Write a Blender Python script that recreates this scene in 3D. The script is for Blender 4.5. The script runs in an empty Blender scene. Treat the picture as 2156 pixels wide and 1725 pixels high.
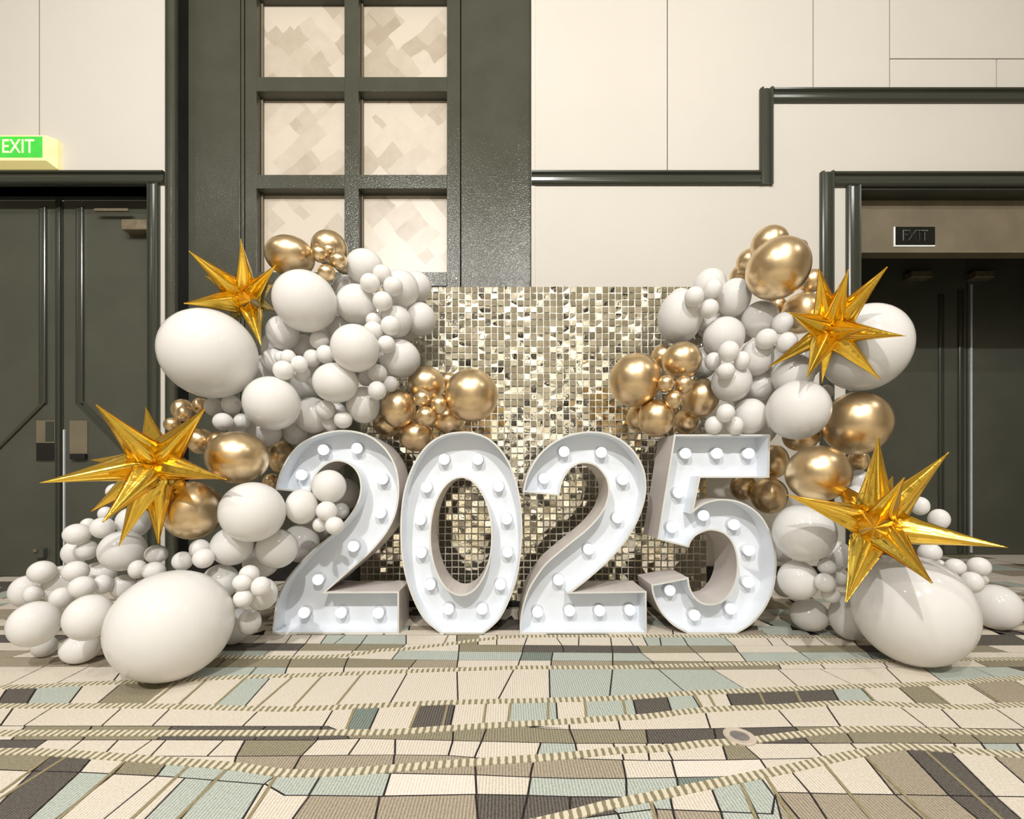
import bpy, bmesh, math, random
from mathutils import Vector, Matrix
from mathutils.geometry import tessellate_polygon

scene = bpy.context.scene
C = scene.collection

# ------------------------------------------------------------------ camera, world, exposure
cam_data = bpy.data.cameras.new('camera')
cam = bpy.data.objects.new('camera', cam_data); C.objects.link(cam)
cam_data.sensor_width = 36.0
cam_data.lens = 900.0 / 2156.0 * 36.0
cam_data.shift_x = (1078 - 1065) / 2156.0
cam_data.shift_y = (1010 - 862.5) / 2156.0
cam.location = (0, 0, 0.69); cam.rotation_euler = (math.radians(90), 0, 0)
cam_data.clip_start = 0.02
scene.camera = cam
world = bpy.data.worlds.new('world'); scene.world = world; world.use_nodes = True
world.node_tree.nodes['Background'].inputs[0].default_value = (0.9, 0.85, 0.78, 1)
world.node_tree.nodes['Background'].inputs[1].default_value = 0.25
vs = scene.view_settings
vs.view_transform = 'Standard'; vs.look = 'None'; vs.gamma = 1.0; vs.use_curve_mapping = False
vs.exposure = -0.3
scene.cycles.use_denoising = True
scene.cycles.max_bounces = 6; scene.cycles.diffuse_bounces = 4; scene.cycles.glossy_bounces = 4; scene.cycles.transmission_bounces = 4
scene.cycles.caustics_reflective = False
scene.cycles.sample_clamp_indirect = 6.0

WARM = (1.0, 0.975, 0.945)
# the ceiling lamps: (x, y, watts, aim x, aim y, aim z, cone degrees, radius)
LAMPS = [(-1.9, -2.7, 1050, -0.6, 2.4, 1.5, 125, 0.06), (0.5, -2.6, 980, 0.7, 2.4, 1.5, 125, 0.06),
         (-3.6, -0.6, 70, -3.2, 2.0, 0.6, 140, 0.07), (-1.2, -0.6, 170, -1.0, 2.0, 0.6, 140, 0.07),
         (1.2, -0.6, 170, 1.0, 2.0, 0.6, 140, 0.07), (3.6, -0.6, 80, 3.2, 2.0, 0.6, 140, 0.07),
         (-2.4, -5.2, 800, -2.4, -8.0, 1.2, 150, 0.1), (0.0, -5.4, 800, 0, -8.0, 1.2, 150, 0.1), (2.6, -5.2, 800, 2.6, -8.0, 1.2, 150, 0.1)]  # last three are added to brighten the unseen rear wall the sequins mirror
CEIL = 4.6

BALLOONS = [
('w',-1.2252,1.7700,1.2090,0.1778,0.991,1.009,"giant white balloon along the left garland's outer left edge"),
('w',-0.8821,1.8800,1.4727,0.1307,1.017,0.983,'large white balloon at the top left of the left garland'),
('g',-0.9945,1.9700,1.7188,0.0963,1.128,0.887,'lowest medium chrome gold balloon crowning the left garland by the window panes'),
('g',-0.8420,2.0406,1.7934,0.0805,1.025,0.975,'highest medium chrome gold balloon crowning the left garland by the window panes'),
('g',-0.8332,1.9153,1.7012,0.0364,1.018,0.982,'second highest small chrome gold balloon crowning the left garland by the window panes'),
('g',-0.8084,1.9566,1.7392,0.0287,1.024,0.976,'highest small chrome gold balloon crowning the left garland by the window panes'),
('g',-0.7551,1.9300,1.6776,0.0371,1.023,0.978,'third highest small chrome gold balloon crowning the left garland by the window panes'),
('g',-0.8004,1.9100,1.6123,0.0372,1.012,0.988,'lowest small chrome gold balloon crowning the left garland by the window panes'),
('g',-0.8170,2.1675,1.7904,0.0561,1.024,0.976,'second lowest small chrome gold balloon crowning the left garland by the window panes'),
('w',-0.6671,2.0200,1.6937,0.0829,1.048,0.954,"highest medium white balloon at the left garland's upper right end"),
('w',-0.5621,1.9419,1.6236,0.0410,1.032,0.969,"highest small white balloon at the left garland's upper right end"),
('w',-0.6072,1.9108,1.5678,0.0426,1.024,0.976,"second highest small white balloon at the left garland's upper right end"),
('w',-0.5082,1.9272,1.5604,0.0429,1.030,0.971,"third highest small white balloon at the left garland's upper right end"),
('w',-0.5504,1.9100,1.4867,0.0426,1.020,0.980,"fifth highest small white balloon at the left garland's upper right end"),
('w',-0.5017,2.0450,1.6008,0.0859,0.982,1.019,"third highest medium white balloon at the left garland's upper right end"),
('w',-0.4549,2.1718,1.6690,0.0753,1.018,0.982,"second highest medium white balloon at the left garland's upper right end"),
('w',-0.4198,2.1084,1.4803,0.0771,0.966,1.035,"third lowest medium white balloon at the left garland's upper right end"),
('w',-0.6930,1.9833,1.5028,0.0897,1.010,0.990,"fourth highest medium white balloon at the left garland's upper right end"),
('w',-0.7748,2.0700,1.6182,0.0601,1.013,0.987,"fourth highest small white balloon at the left garland's upper right end"),
('w',-0.5188,2.0125,1.4339,0.0751,1.016,0.984,"second lowest medium white balloon at the left garland's upper right end"),
('w',-0.5118,1.9000,1.3734,0.0429,1.013,0.987,"third lowest small white balloon at the left garland's upper right end"),
('w',-0.5922,1.9102,1.3525,0.0430,1.005,0.995,"second lowest small white balloon at the left garland's upper right end"),
('w',-0.6021,1.9499,1.4141,0.0357,1.010,0.991,"fourth lowest small white balloon at the left garland's upper right end"),
('w',-0.5271,1.8883,1.2866,0.0387,1.005,0.995,"lowest small white balloon at the left garland's upper right end"),
('w',-0.4973,2.0068,1.2559,0.0923,1.032,0.969,"lowest medium white balloon at the left garland's upper right end"),
('w',-0.6370,1.8074,1.2452,0.0989,1.011,0.989,'large white balloon in the middle of the left garland'),
('w',-0.8502,1.9500,1.3226,0.0415,1.033,0.968,'second highest small white balloon in the middle of the left garland'),
('w',-0.8078,1.9138,1.2503,0.0403,0.980,1.021,'fourth highest small white balloon in the middle of the left garland'),
('w',-0.8771,1.9362,1.2394,0.0383,0.973,1.028,'fifth lowest small white balloon in the middle of the left garland'),
('w',-0.9457,1.8600,1.2202,0.0333,0.963,1.039,'fifth highest small white balloon in the middle of the left garland'),
('w',-0.8877,1.8392,1.1858,0.0353,0.966,1.035,'third lowest small white balloon in the middle of the left garland'),
('w',-0.9384,1.8030,1.1505,0.0408,1.009,0.992,'second lowest small white balloon in the middle of the left garland'),
('w',-0.9053,1.8978,1.1601,0.0357,0.964,1.037,'lowest small white balloon in the middle of the left garland'),
('w',-0.9980,1.9000,1.2317,0.0280,0.959,1.042,'sixth highest small white balloon in the middle of the left garland'),
('w',-0.7399,1.8584,1.1102,0.0901,1.061,0.943,'lowest medium white balloon in the middle of the left garland'),
('w',-1.0277,1.9685,1.3645,0.0738,0.962,1.040,'highest medium white balloon in the middle of the left garland'),
('w',-0.9794,2.0740,1.3371,0.0521,0.973,1.027,'third highest small white balloon in the middle of the left garland'),
('w',-0.7958,2.0553,1.4158,0.0596,0.994,1.006,'highest small white balloon in the middle of the left garland'),
('w',-1.0684,1.9724,1.2342,0.0561,0.955,1.047,'fourth lowest small white balloon in the middle of the left garland'),
('w',-0.5780,1.9216,1.1684,0.0419,1.052,0.951,'highest small white balloon above the first digit two'),
('w',-0.6497,1.9800,1.1575,0.0343,0.988,1.012,'second highest small white balloon above the first digit two'),
('w',-0.5292,1.9590,1.1273,0.0367,0.995,1.005,'third highest small white balloon above the first digit two'),
('w',-0.5599,1.8600,1.0774,0.0399,0.989,1.011,'fourth highest small white balloon above the first digit two'),
('w',-0.6561,1.9687,1.0325,0.0791,0.943,1.061,'highest medium white balloon above the first digit two'),
('w',-0.8071,1.9162,1.0030,0.0430,1.004,0.996,'fourth lowest small white balloon above the first digit two'),
('w',-0.7296,1.9172,0.9578,0.0394,1.007,0.993,'third lowest small white balloon above the first digit two'),
('w',-0.8080,1.9698,0.9509,0.0365,0.966,1.035,'second lowest small white balloon above the first digit two'),
('w',-0.9068,2.0056,0.9914,0.0809,0.960,1.042,'lowest medium white balloon above the first digit two'),
('w',-1.0040,2.0442,0.9133,0.0571,0.992,1.008,'lowest small white balloon above the first digit two'),
('w',-0.9953,1.8200,1.0139,0.1123,0.991,1.009,"large white balloon along the left garland's outer left edge"),
('w',-1.1940,1.8600,1.0154,0.0403,0.950,1.053,"highest small white balloon along the left garland's outer left edge"),
('w',-1.3005,1.9000,1.0126,0.0382,0.931,1.074,"second highest small white balloon along the left garland's outer left edge"),
('w',-1.1846,1.7900,0.9326,0.0373,1.020,0.980,"lowest small white balloon along the left garland's outer left edge"),
('w',-1.1364,1.8400,0.9408,0.0326,0.964,1.037,"second lowest small white balloon along the left garland's outer left edge"),
('w',-1.1028,1.9500,0.9029,0.0694,1.070,0.935,"medium white balloon along the left garland's outer left edge"),
('g',-1.0969,1.7500,0.7795,0.1123,1.041,0.960,'highest large chrome gold balloon left of the first digit two'),
('g',-1.1537,2.2000,0.8056,0.0758,0.893,1.119,'medium chrome gold balloon left of the first digit two'),
('g',-1.2304,2.2400,0.6751,0.0459,0.936,1.068,'small chrome gold balloon left of the first digit two'),
('g',-1.2450,1.7000,0.5675,0.1077,0.932,1.073,'lowest large chrome gold balloon left of the first digit two'),
('w',-0.9813,1.6584,0.5642,0.1158,0.998,1.002,'large white balloon left of the first digit, near its foot'),
('w',-0.7559,1.8300,0.6600,0.0706,0.986,1.014,"highest medium white balloon in front of the first digit's hook"),
('w',-0.8546,1.7900,0.5768,0.0678,0.921,1.086,"lowest medium white balloon in front of the first digit's hook"),
('w',-0.7478,1.7842,0.5587,0.0418,1.014,0.987,"highest small white balloon in front of the first digit's hook"),
('w',-0.7878,1.8100,0.4985,0.0303,0.960,1.041,"second highest small white balloon in front of the first digit's hook"),
('w',-0.7075,1.7658,0.4995,0.0369,0.995,1.005,"lowest small white balloon in front of the first digit's hook"),
('w',-0.8424,2.2306,0.6121,0.0805,0.935,1.070,'highest medium white balloon left of the first digit, near its foot'),
('w',-0.8263,2.1494,0.5318,0.0401,0.967,1.034,'highest small white balloon left of the first digit, near its foot'),
('w',-1.0312,2.1520,0.3705,0.0919,0.955,1.047,'third highest medium white balloon left of the first digit, near its foot'),
('w',-0.9963,2.2880,0.4507,0.0802,0.960,1.042,'second highest medium white balloon left of the first digit, near its foot'),
('w',-0.9527,1.7800,0.4019,0.0811,0.993,1.007,'third lowest medium white balloon left of the first digit, near its foot'),
('w',-1.0895,1.7016,0.4249,0.0757,0.995,1.005,'fourth highest medium white balloon left of the first digit, near its foot'),
('w',-1.0872,1.9000,0.3242,0.0726,1.027,0.974,'second lowest medium white balloon left of the first digit, near its foot'),
('w',-0.9632,1.6900,0.2373,0.0587,0.936,1.068,'third lowest small white balloon left of the first digit, near its foot'),
('w',-0.9966,1.6604,0.3213,0.0362,0.992,1.008,'second highest small white balloon left of the first digit, near its foot'),
('w',-0.9868,1.5996,0.3054,0.0315,1.035,0.966,'third highest small white balloon left of the first digit, near its foot'),
('w',-0.9838,1.5999,0.2439,0.0333,1.002,0.998,'second lowest small white balloon left of the first digit, near its foot'),
('w',-0.9165,1.6000,0.2897,0.0348,0.946,1.057,'fourth highest small white balloon left of the first digit, near its foot'),
('w',-1.1412,1.7950,0.0768,0.0685,0.892,1.121,'lowest medium white balloon left of the first digit, near its foot'),
('w',-1.0192,1.7000,0.1234,0.0450,0.912,1.097,'lowest small white balloon left of the first digit, near its foot'),
('w',-1.1884,1.6600,0.4209,0.0360,0.964,1.037,'highest small white balloon right of the far left floor heap'),
('w',-1.1387,1.6100,0.3935,0.0365,0.970,1.031,'second highest small white balloon right of the far left floor heap'),
('w',-1.2403,1.6400,0.3772,0.0354,0.967,1.035,'lowest small white balloon right of the far left floor heap'),
('w',-1.1405,1.7087,0.2817,0.0675,0.978,1.023,'medium white balloon right of the far left floor heap'),
('w',-1.1567,1.4860,0.1860,0.1842,0.990,1.010,'giant white balloon left of the first digit, near its foot'),
('w',-1.7241,1.7192,0.4697,0.0437,1.016,0.985,'fifth highest small white balloon in the heap under the lower left star'),
('w',-1.7584,1.8000,0.4927,0.0303,0.876,1.141,'third highest small white balloon in the heap under the lower left star'),
('w',-1.6222,1.7200,0.4962,0.0406,0.952,1.051,'fourth highest small white balloon in the heap under the lower left star'),
('w',-1.8335,1.8200,0.3781,0.0478,0.899,1.113,'fourth lowest small white balloon in the heap under the lower left star'),
('w',-1.7146,1.7508,0.4011,0.0372,0.909,1.100,'fifth lowest small white balloon in the heap under the lower left star'),
('w',-1.5231,1.7000,0.4069,0.0782,0.979,1.021,'lowest medium white balloon in the heap under the lower left star'),
('w',-1.5843,1.8200,0.5094,0.0626,0.959,1.042,'highest medium white balloon in the heap under the lower left star'),
('w',-1.3571,1.6600,0.4003,0.0369,1.031,0.970,'third lowest small white balloon in the heap under the lower left star'),
('w',-1.4291,1.6600,0.3413,0.0324,0.900,1.111,'second lowest small white balloon in the heap under the lower left star'),
('w',-1.3340,1.6200,0.3434,0.0362,1.042,0.959,'lowest small white balloon in the heap under the lower left star'),
('w',-1.6795,1.8400,0.6375,0.0344,0.967,1.034,'highest small white balloon in the heap under the lower left star'),
('w',-1.7224,1.8400,0.5427,0.0282,0.919,1.088,'second highest small white balloon in the heap under the lower left star'),
('w',-1.8438,1.6998,0.3220,0.0437,0.972,1.029,'second highest small white balloon in the far left floor heap'),
('w',-2.0302,1.8100,0.2168,0.0578,0.870,1.150,'fifth lowest small white balloon in the far left floor heap'),
('w',-1.8529,1.7859,0.2509,0.0689,0.870,1.150,'highest medium white balloon in the far left floor heap'),
('w',-1.6904,1.6800,0.3285,0.0414,1.009,0.991,'highest small white balloon in the far left floor heap'),
('w',-1.5905,1.6054,0.2859,0.0406,0.992,1.008,'sixth highest small white balloon in the far left floor heap'),
('w',-1.5768,1.6738,0.2802,0.0339,0.880,1.137,'fourth highest small white balloon in the far left floor heap'),
('w',-1.8733,1.6942,0.2359,0.0302,0.873,1.145,'fourth lowest small white balloon in the far left floor heap'),
('w',-1.7261,1.6600,0.2301,0.0371,0.919,1.089,'third lowest small white balloon in the far left floor heap'),
('w',-1.6864,1.5300,0.1733,0.0733,0.927,1.079,'lowest medium white balloon in the far left floor heap'),
('w',-1.4331,1.4700,0.2155,0.0709,0.916,1.091,'second highest medium white balloon in the far left floor heap'),
('w',-1.7981,1.6654,0.0400,0.0389,0.974,1.027,'second lowest small white balloon in the far left floor heap'),
('w',-1.6018,1.6095,0.0540,0.0577,1.069,0.935,'lowest small white balloon in the far left floor heap'),
('w',-1.5565,1.7408,0.2527,0.0457,0.914,1.094,'fifth highest small white balloon in the far left floor heap'),
('w',-1.7300,1.8200,0.2891,0.0555,1.102,0.908,'third highest small white balloon in the far left floor heap'),
('g',-1.3951,1.8600,0.9781,0.0313,0.944,1.060,'third highest small chrome gold balloon behind the lower left gold star'),
('g',-1.4511,1.8600,0.9292,0.0319,1.031,0.969,'third lowest small chrome gold balloon behind the lower left gold star'),
('g',-1.4883,1.9700,1.0092,0.0484,0.920,1.087,'second highest small chrome gold balloon behind the lower left gold star'),
('g',-1.3789,1.9300,1.0227,0.0355,0.967,1.034,'highest small chrome gold balloon behind the lower left gold star'),
('g',-1.3782,1.9300,0.8636,0.0559,0.941,1.063,'second lowest small chrome gold balloon behind the lower left gold star'),
('g',-1.2806,1.9100,0.8569,0.0469,0.958,1.044,'lowest small chrome gold balloon behind the lower left gold star'),
('g',-0.1603,1.9900,1.0810,0.1233,1.008,0.992,'large chrome gold balloon in the gold cluster above the digit zero'),
('g',-0.3869,2.0854,1.1547,0.0883,1.029,0.972,'highest medium chrome gold balloon in the gold cluster above the digit zero'),
('g',-0.5128,2.0309,1.0275,0.0876,0.958,1.044,'second highest medium chrome gold balloon in the gold cluster above the digit zero'),
('g',-0.3804,1.9500,1.0597,0.0394,0.999,1.001,'second highest small chrome gold balloon in the gold cluster above the digit zero'),
('g',-0.3053,1.9500,1.0302,0.0405,0.946,1.057,'second lowest small chrome gold balloon in the gold cluster above the digit zero'),
('g',-0.3606,1.9300,0.9765,0.0441,0.997,1.003,'lowest small chrome gold balloon in the gold cluster above the digit zero'),
('g',-0.4396,2.1000,0.9039,0.0795,1.035,0.966,'lowest medium chrome gold balloon in the gold cluster above the digit zero'),
('g',-0.2808,2.1000,0.9811,0.0742,1.031,0.970,'third highest medium chrome gold balloon in the gold cluster above the digit zero'),
('g',-0.5930,2.1365,0.9678,0.0666,1.037,0.964,'second lowest medium chrome gold balloon in the gold cluster above the digit zero'),
('g',-0.2928,2.1700,1.1930,0.0415,1.009,0.991,'highest small chrome gold balloon in the gold cluster above the digit zero'),
('w',-1.1409,2.1658,1.3505,0.0929,0.962,1.040,'fourth highest medium white balloon deep inside the left garland'),
('w',-1.0269,2.1796,1.1974,0.1044,0.964,1.038,'large white balloon deep inside the left garland'),
('w',-1.0663,2.0899,1.0261,0.0870,0.950,1.053,'fourth lowest medium white balloon deep inside the left garland'),
('w',-1.1556,2.0627,1.2049,0.0801,0.948,1.055,'fifth highest medium white balloon deep inside the left garland'),
('w',-0.8922,2.1447,1.4514,0.0844,0.990,1.010,'second highest medium white balloon deep inside the left garland'),
('w',-0.8727,2.1550,1.0008,0.0825,0.968,1.033,'third lowest medium white balloon deep inside the left garland'),
('w',-1.0570,2.2423,0.9511,0.0944,0.954,1.048,'second lowest medium white balloon deep inside the left garland'),
('w',-1.2393,2.0500,0.9060,0.0840,0.928,1.078,'lowest medium white balloon deep inside the left garland'),
('w',-0.8422,2.2000,1.5932,0.0817,1.005,0.995,'highest medium white balloon deep inside the left garland'),
('w',-0.5638,2.1631,1.4337,0.0919,1.012,0.989,'third highest medium white balloon deep inside the left garland'),
('w',-0.7037,2.1500,1.1194,0.0830,0.984,1.016,'fifth lowest medium white balloon deep inside the left garland'),
('w',1.3057,2.1608,1.2650,0.1003,0.941,1.063,'highest large white balloon deep inside the right garland'),
('w',1.3917,2.4131,1.1583,0.1037,0.939,1.065,'lowest large white balloon deep inside the right garland'),
('w',1.1671,2.1249,1.4445,0.0772,0.964,1.037,'second highest medium white balloon deep inside the right garland'),
('w',1.4620,2.2350,1.1856,0.1031,0.926,1.080,'second highest large white balloon deep inside the right garland'),
('w',1.2552,2.1147,0.9481,0.0824,0.931,1.074,'lowest medium white balloon deep inside the right garland'),
('w',1.0735,2.2239,1.5043,0.0817,0.979,1.021,'highest medium white balloon deep inside the right garland'),
('w',1.3920,2.0082,1.2468,0.0873,0.923,1.083,'second lowest medium white balloon deep inside the right garland'),
('w',1.0025,2.1027,1.6432,0.0780,0.971,1.030,"highest medium white balloon at the right garland's upper left end"),
('w',0.8443,2.0763,1.4776,0.1136,0.892,1.121,"large white balloon at the right garland's upper left end"),
('w',0.8845,2.1728,1.6029,0.0569,1.002,0.998,"third highest small white balloon at the right garland's upper left end"),
('w',0.9554,1.9700,1.5686,0.0412,0.965,1.036,"highest small white balloon at the right garland's upper left end"),
('w',0.8504,1.9300,1.5149,0.0431,0.972,1.029,"second highest small white balloon at the right garland's upper left end"),
('w',0.9266,1.9491,1.4689,0.0414,0.986,1.014,"second lowest small white balloon at the right garland's upper left end"),
('w',1.0788,2.0199,1.5483,0.0793,0.896,1.116,"lowest medium white balloon at the right garland's upper left end"),
('w',0.9965,2.1019,1.4650,0.0474,0.981,1.019,"lowest small white balloon at the right garland's upper left end"),
('w',1.0143,1.9912,1.3539,0.0902,0.992,1.008,'second highest medium white balloon in the middle of the right garland'),
('w',1.1763,1.9786,1.4314,0.0800,0.975,1.026,'highest medium white balloon in the middle of the right garland'),
('w',0.9714,1.8637,1.2485,0.0434,0.962,1.039,'highest small white balloon in the middle of the right garland'),
('w',0.9489,1.9586,1.2316,0.0373,0.913,1.095,'third highest small white balloon in the middle of the right garland'),
('w',1.0354,1.8732,1.2119,0.0356,0.890,1.123,'second highest small white balloon in the middle of the right garland'),
('w',0.9638,1.8719,1.1647,0.0364,1.025,0.976,'second lowest small white balloon in the middle of the right garland'),
('w',1.1650,1.9895,1.2565,0.0763,0.927,1.079,'third highest medium white balloon in the middle of the right garland'),
('w',1.0345,1.9613,1.1347,0.0862,0.984,1.016,'second lowest medium white balloon in the middle of the right garland'),
('w',0.9747,2.1088,1.2662,0.0710,0.903,1.107,'fourth highest medium white balloon in the middle of the right garland'),
('w',1.2183,1.8825,1.3783,0.0433,0.931,1.074,'highest small white balloon beside the upper right gold star'),
('w',1.1516,1.8900,1.3114,0.0438,0.977,1.024,'second highest small white balloon beside the upper right gold star'),
('w',1.2229,1.8600,1.2848,0.0430,0.941,1.062,'lowest small white balloon beside the upper right gold star'),
('g',0.6094,2.0169,1.1584,0.1220,0.974,1.026,'large chrome gold balloon in the gold cluster above the second two'),
('g',0.8267,2.0076,1.2491,0.0870,1.010,0.990,'highest medium chrome gold balloon in the gold cluster above the second two'),
('g',0.7763,2.1224,1.3001,0.0556,0.969,1.032,'highest small chrome gold balloon in the gold cluster above the second two'),
('g',0.7166,1.9131,1.1201,0.0368,0.980,1.021,'second highest small chrome gold balloon in the gold cluster above the second two'),
('g',0.8072,1.9400,1.1211,0.0399,0.973,1.028,'third highest small chrome gold balloon in the gold cluster above the second two'),
('g',0.7579,1.9289,1.0514,0.0397,0.949,1.054,'second lowest small chrome gold balloon in the gold cluster above the second two'),
('g',0.9555,2.0999,1.0910,0.0903,0.929,1.077,'second highest medium chrome gold balloon in the gold cluster above the second two'),
('g',0.7054,2.0079,0.9780,0.0854,0.960,1.042,'second lowest medium chrome gold balloon in the gold cluster above the second two'),
('g',0.9243,2.1962,0.9863,0.0636,0.964,1.037,'lowest medium chrome gold balloon in the gold cluster above the second two'),
('g',0.6556,2.1332,0.9963,0.0582,0.910,1.099,'lowest small chrome gold balloon in the gold cluster above the second two'),
('w',0.9625,1.8723,0.9812,0.0387,0.949,1.054,'highest small white balloon above the digit five'),
('w',0.9319,1.9177,0.9331,0.0392,0.952,1.050,'second highest small white balloon above the digit five'),
('w',1.0233,1.9100,0.9305,0.0377,0.919,1.089,'lowest small white balloon above the digit five'),
('w',1.1310,1.9814,0.9829,0.0765,0.925,1.081,'medium white balloon above the digit five'),
('w',1.2497,1.8309,0.9873,0.1221,0.969,1.032,'large white balloon above the digit five'),
('g',1.5330,1.8700,0.9353,0.1307,0.946,1.057,'highest large chrome gold balloon right of the digit five'),
('g',1.2983,1.7800,0.7144,0.1166,0.997,1.003,'lowest large chrome gold balloon right of the digit five'),
('g',1.3330,2.1660,0.6095,0.0871,0.943,1.060,'lowest medium chrome gold balloon right of the digit five'),
('g',1.2742,2.2940,0.6509,0.0686,0.935,1.070,'second lowest medium chrome gold balloon right of the digit five'),
('g',1.3904,2.2200,0.7836,0.0773,0.870,1.150,'second highest medium chrome gold balloon right of the digit five'),
('g',1.3941,2.0200,0.8947,0.0741,1.037,0.964,'highest medium chrome gold balloon right of the digit five'),
('g',1.6515,2.0000,0.7791,0.0458,0.879,1.138,'small chrome gold balloon right of the digit five'),
('w',1.6255,1.9685,0.6844,0.0451,0.878,1.139,'highest small white balloon behind the lower right gold star'),
('w',1.5896,1.9415,0.6201,0.0384,0.880,1.137,'second highest small white balloon behind the lower right gold star'),
('w',1.5081,1.7977,1.2433,0.1645,0.922,1.085,'giant white balloon beside the upper right gold star'),
('w',1.2874,1.9194,1.1597,0.0865,0.949,1.054,'third lowest medium white balloon in the middle of the right garland'),
('w',1.2149,2.0445,1.1330,0.0627,0.938,1.066,'lowest medium white balloon in the middle of the right garland'),
('w',1.4984,2.0000,1.0979,0.0319,0.904,1.107,'lowest small white balloon in the middle of the right garland'),
('g',1.1658,1.8340,1.5940,0.1238,0.983,1.017,'large chrome gold balloon crowning the right garland beside the door frame'),
('g',1.1930,1.9353,1.7538,0.0775,0.986,1.015,'highest medium chrome gold balloon crowning the right garland beside the door frame'),
('g',1.1706,2.0587,1.7404,0.0560,0.988,1.012,'second highest small chrome gold balloon crowning the right garland beside the door frame'),
('g',1.1917,2.1594,1.7168,0.0569,0.985,1.016,'third highest small chrome gold balloon crowning the right garland beside the door frame'),
('g',1.3610,1.9800,1.7645,0.0326,0.968,1.033,'highest small chrome gold balloon crowning the right garland beside the door frame'),
('g',1.4283,2.0000,1.6179,0.0498,0.926,1.080,'second lowest small chrome gold balloon crowning the right garland beside the door frame'),
('g',1.3757,1.9900,1.4636,0.0886,0.951,1.051,'lowest medium chrome gold balloon crowning the right garland beside the door frame'),
('g',1.3241,2.1000,1.5400,0.0479,0.955,1.047,'lowest small chrome gold balloon crowning the right garland beside the door frame'),
('w',1.2678,1.8200,0.4635,0.1189,0.966,1.036,'large white balloon at the lower right, beside the digit five'),
('w',1.2719,1.8623,0.2520,0.0802,0.944,1.059,'highest medium white balloon at the lower right, beside the digit five'),
('w',1.3826,1.9469,0.0723,0.0747,1.033,0.968,'second highest medium white balloon at the lower right, beside the digit five'),
('w',1.4749,1.8364,0.0956,0.0802,0.870,1.150,'lowest medium white balloon at the lower right, beside the digit five'),
('w',1.3439,1.7900,0.3244,0.0330,1.024,0.976,'third highest small white balloon at the lower right, beside the digit five'),
('w',1.3118,1.7577,0.2664,0.0377,0.958,1.043,'third lowest small white balloon at the lower right, beside the digit five'),
('w',1.3615,1.7900,0.2077,0.0337,0.990,1.010,'lowest small white balloon at the lower right, beside the digit five'),
('w',1.4242,1.8200,0.2773,0.0340,0.870,1.150,'fourth highest small white balloon at the lower right, beside the digit five'),
('w',1.5277,1.9700,0.3405,0.0609,0.896,1.116,'second highest small white balloon at the lower right, beside the digit five'),
('w',1.4274,2.2000,0.3188,0.0526,0.922,1.084,'highest small white balloon at the lower right, beside the digit five'),
('w',1.4369,2.2000,0.1455,0.0564,0.929,1.077,'second lowest small white balloon at the lower right, beside the digit five'),
('w',1.5186,1.6019,0.2028,0.1871,0.923,1.084,'giant white balloon in the far right floor heap'),
('w',2.2556,1.9696,0.1026,0.0941,0.917,1.091,'medium white balloon in the far right floor heap'),
('w',1.9255,1.7400,0.3353,0.0372,0.949,1.053,'highest small white balloon in the far right floor heap'),
('w',1.8292,1.7400,0.3329,0.0339,0.956,1.046,'second highest small white balloon in the far right floor heap'),
('w',1.8318,1.6800,0.2862,0.0369,0.898,1.113,'lowest small white balloon in the far right floor heap'),
('w',2.0121,1.8000,0.2669,0.0165,0.870,1.150,'second lowest small white balloon in the far right floor heap'),
('w',1.7453,1.7600,0.3907,0.0386,0.980,1.020,'second lowest small white balloon behind the lower right gold star'),
('w',1.8245,1.8000,0.3254,0.0242,0.870,1.150,'lowest small white balloon behind the lower right gold star'),
('w',1.7438,1.8000,0.5786,0.0340,0.874,1.144,'third highest small white balloon behind the lower right gold star'),
('w',1.8037,1.7800,0.5245,0.0376,0.870,1.150,'third lowest small white balloon behind the lower right gold star'),
]
STARS = [
('gold foil starburst balloon highest on the left garland',(-1.1801,1.9500,1.5088),[(-1.2453,1.6788,1.5883),(-1.0728,1.7305,1.6651),(-0.9575,1.7808,1.5855),(-1.2850,1.7057,1.3930),(-1.0573,1.8477,1.2669),(-1.1987,2.2326,1.5711),(-1.4221,2.0188,1.6532),(-1.2588,2.2270,1.4742),(-1.1846,2.1801,1.6852),(-1.3854,2.1517,1.4727),(-1.0312,1.7222,1.4087)]),
('gold foil starburst balloon at the lower left before the door',(-1.2655,1.5500,0.7496),[(-1.2479,1.3023,0.9180),(-1.0400,1.4764,0.9332),(-1.4230,1.3044,0.6797),(-0.9766,1.4959,0.6897),(-1.2439,1.3195,0.5589),(-1.3190,1.4568,0.4626),(-1.5079,1.5528,0.5729),(-1.4147,1.6796,0.9753),(-1.5598,1.6063,0.7642),(-1.2835,1.5795,0.4516),(-1.2954,1.7742,0.5525)]),
('gold foil starburst balloon at the upper right over a giant white balloon',(1.3325,1.7600,1.3052),[(1.1792,1.6096,1.4849),(1.2364,1.5412,1.4512),(1.3557,1.5191,1.4461),(1.0819,1.6381,1.3323),(1.4163,1.5149,1.1989),(1.2962,1.5228,1.2282),(1.1634,1.8945,1.1887),(1.1791,1.6772,1.0861),(1.3345,1.8056,1.0955),(1.4512,1.6548,1.0745),(1.3919,1.9655,1.4860)]),
('gold foil starburst balloon at the lower right above a floor balloon',(1.3456,1.5600,0.5248),[(1.3369,1.5351,0.8458),(1.2643,1.3562,0.6970),(1.4684,1.4162,0.7813),(1.0618,1.6205,0.6336),(1.5470,1.3164,0.4804),(1.2900,1.2934,0.3767),(1.1963,1.5031,0.2591),(1.4700,1.7492,0.3130),(1.5477,1.7091,0.7065),(1.3805,1.8156,0.6967),(1.1434,1.3255,0.5398)]),
]
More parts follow.
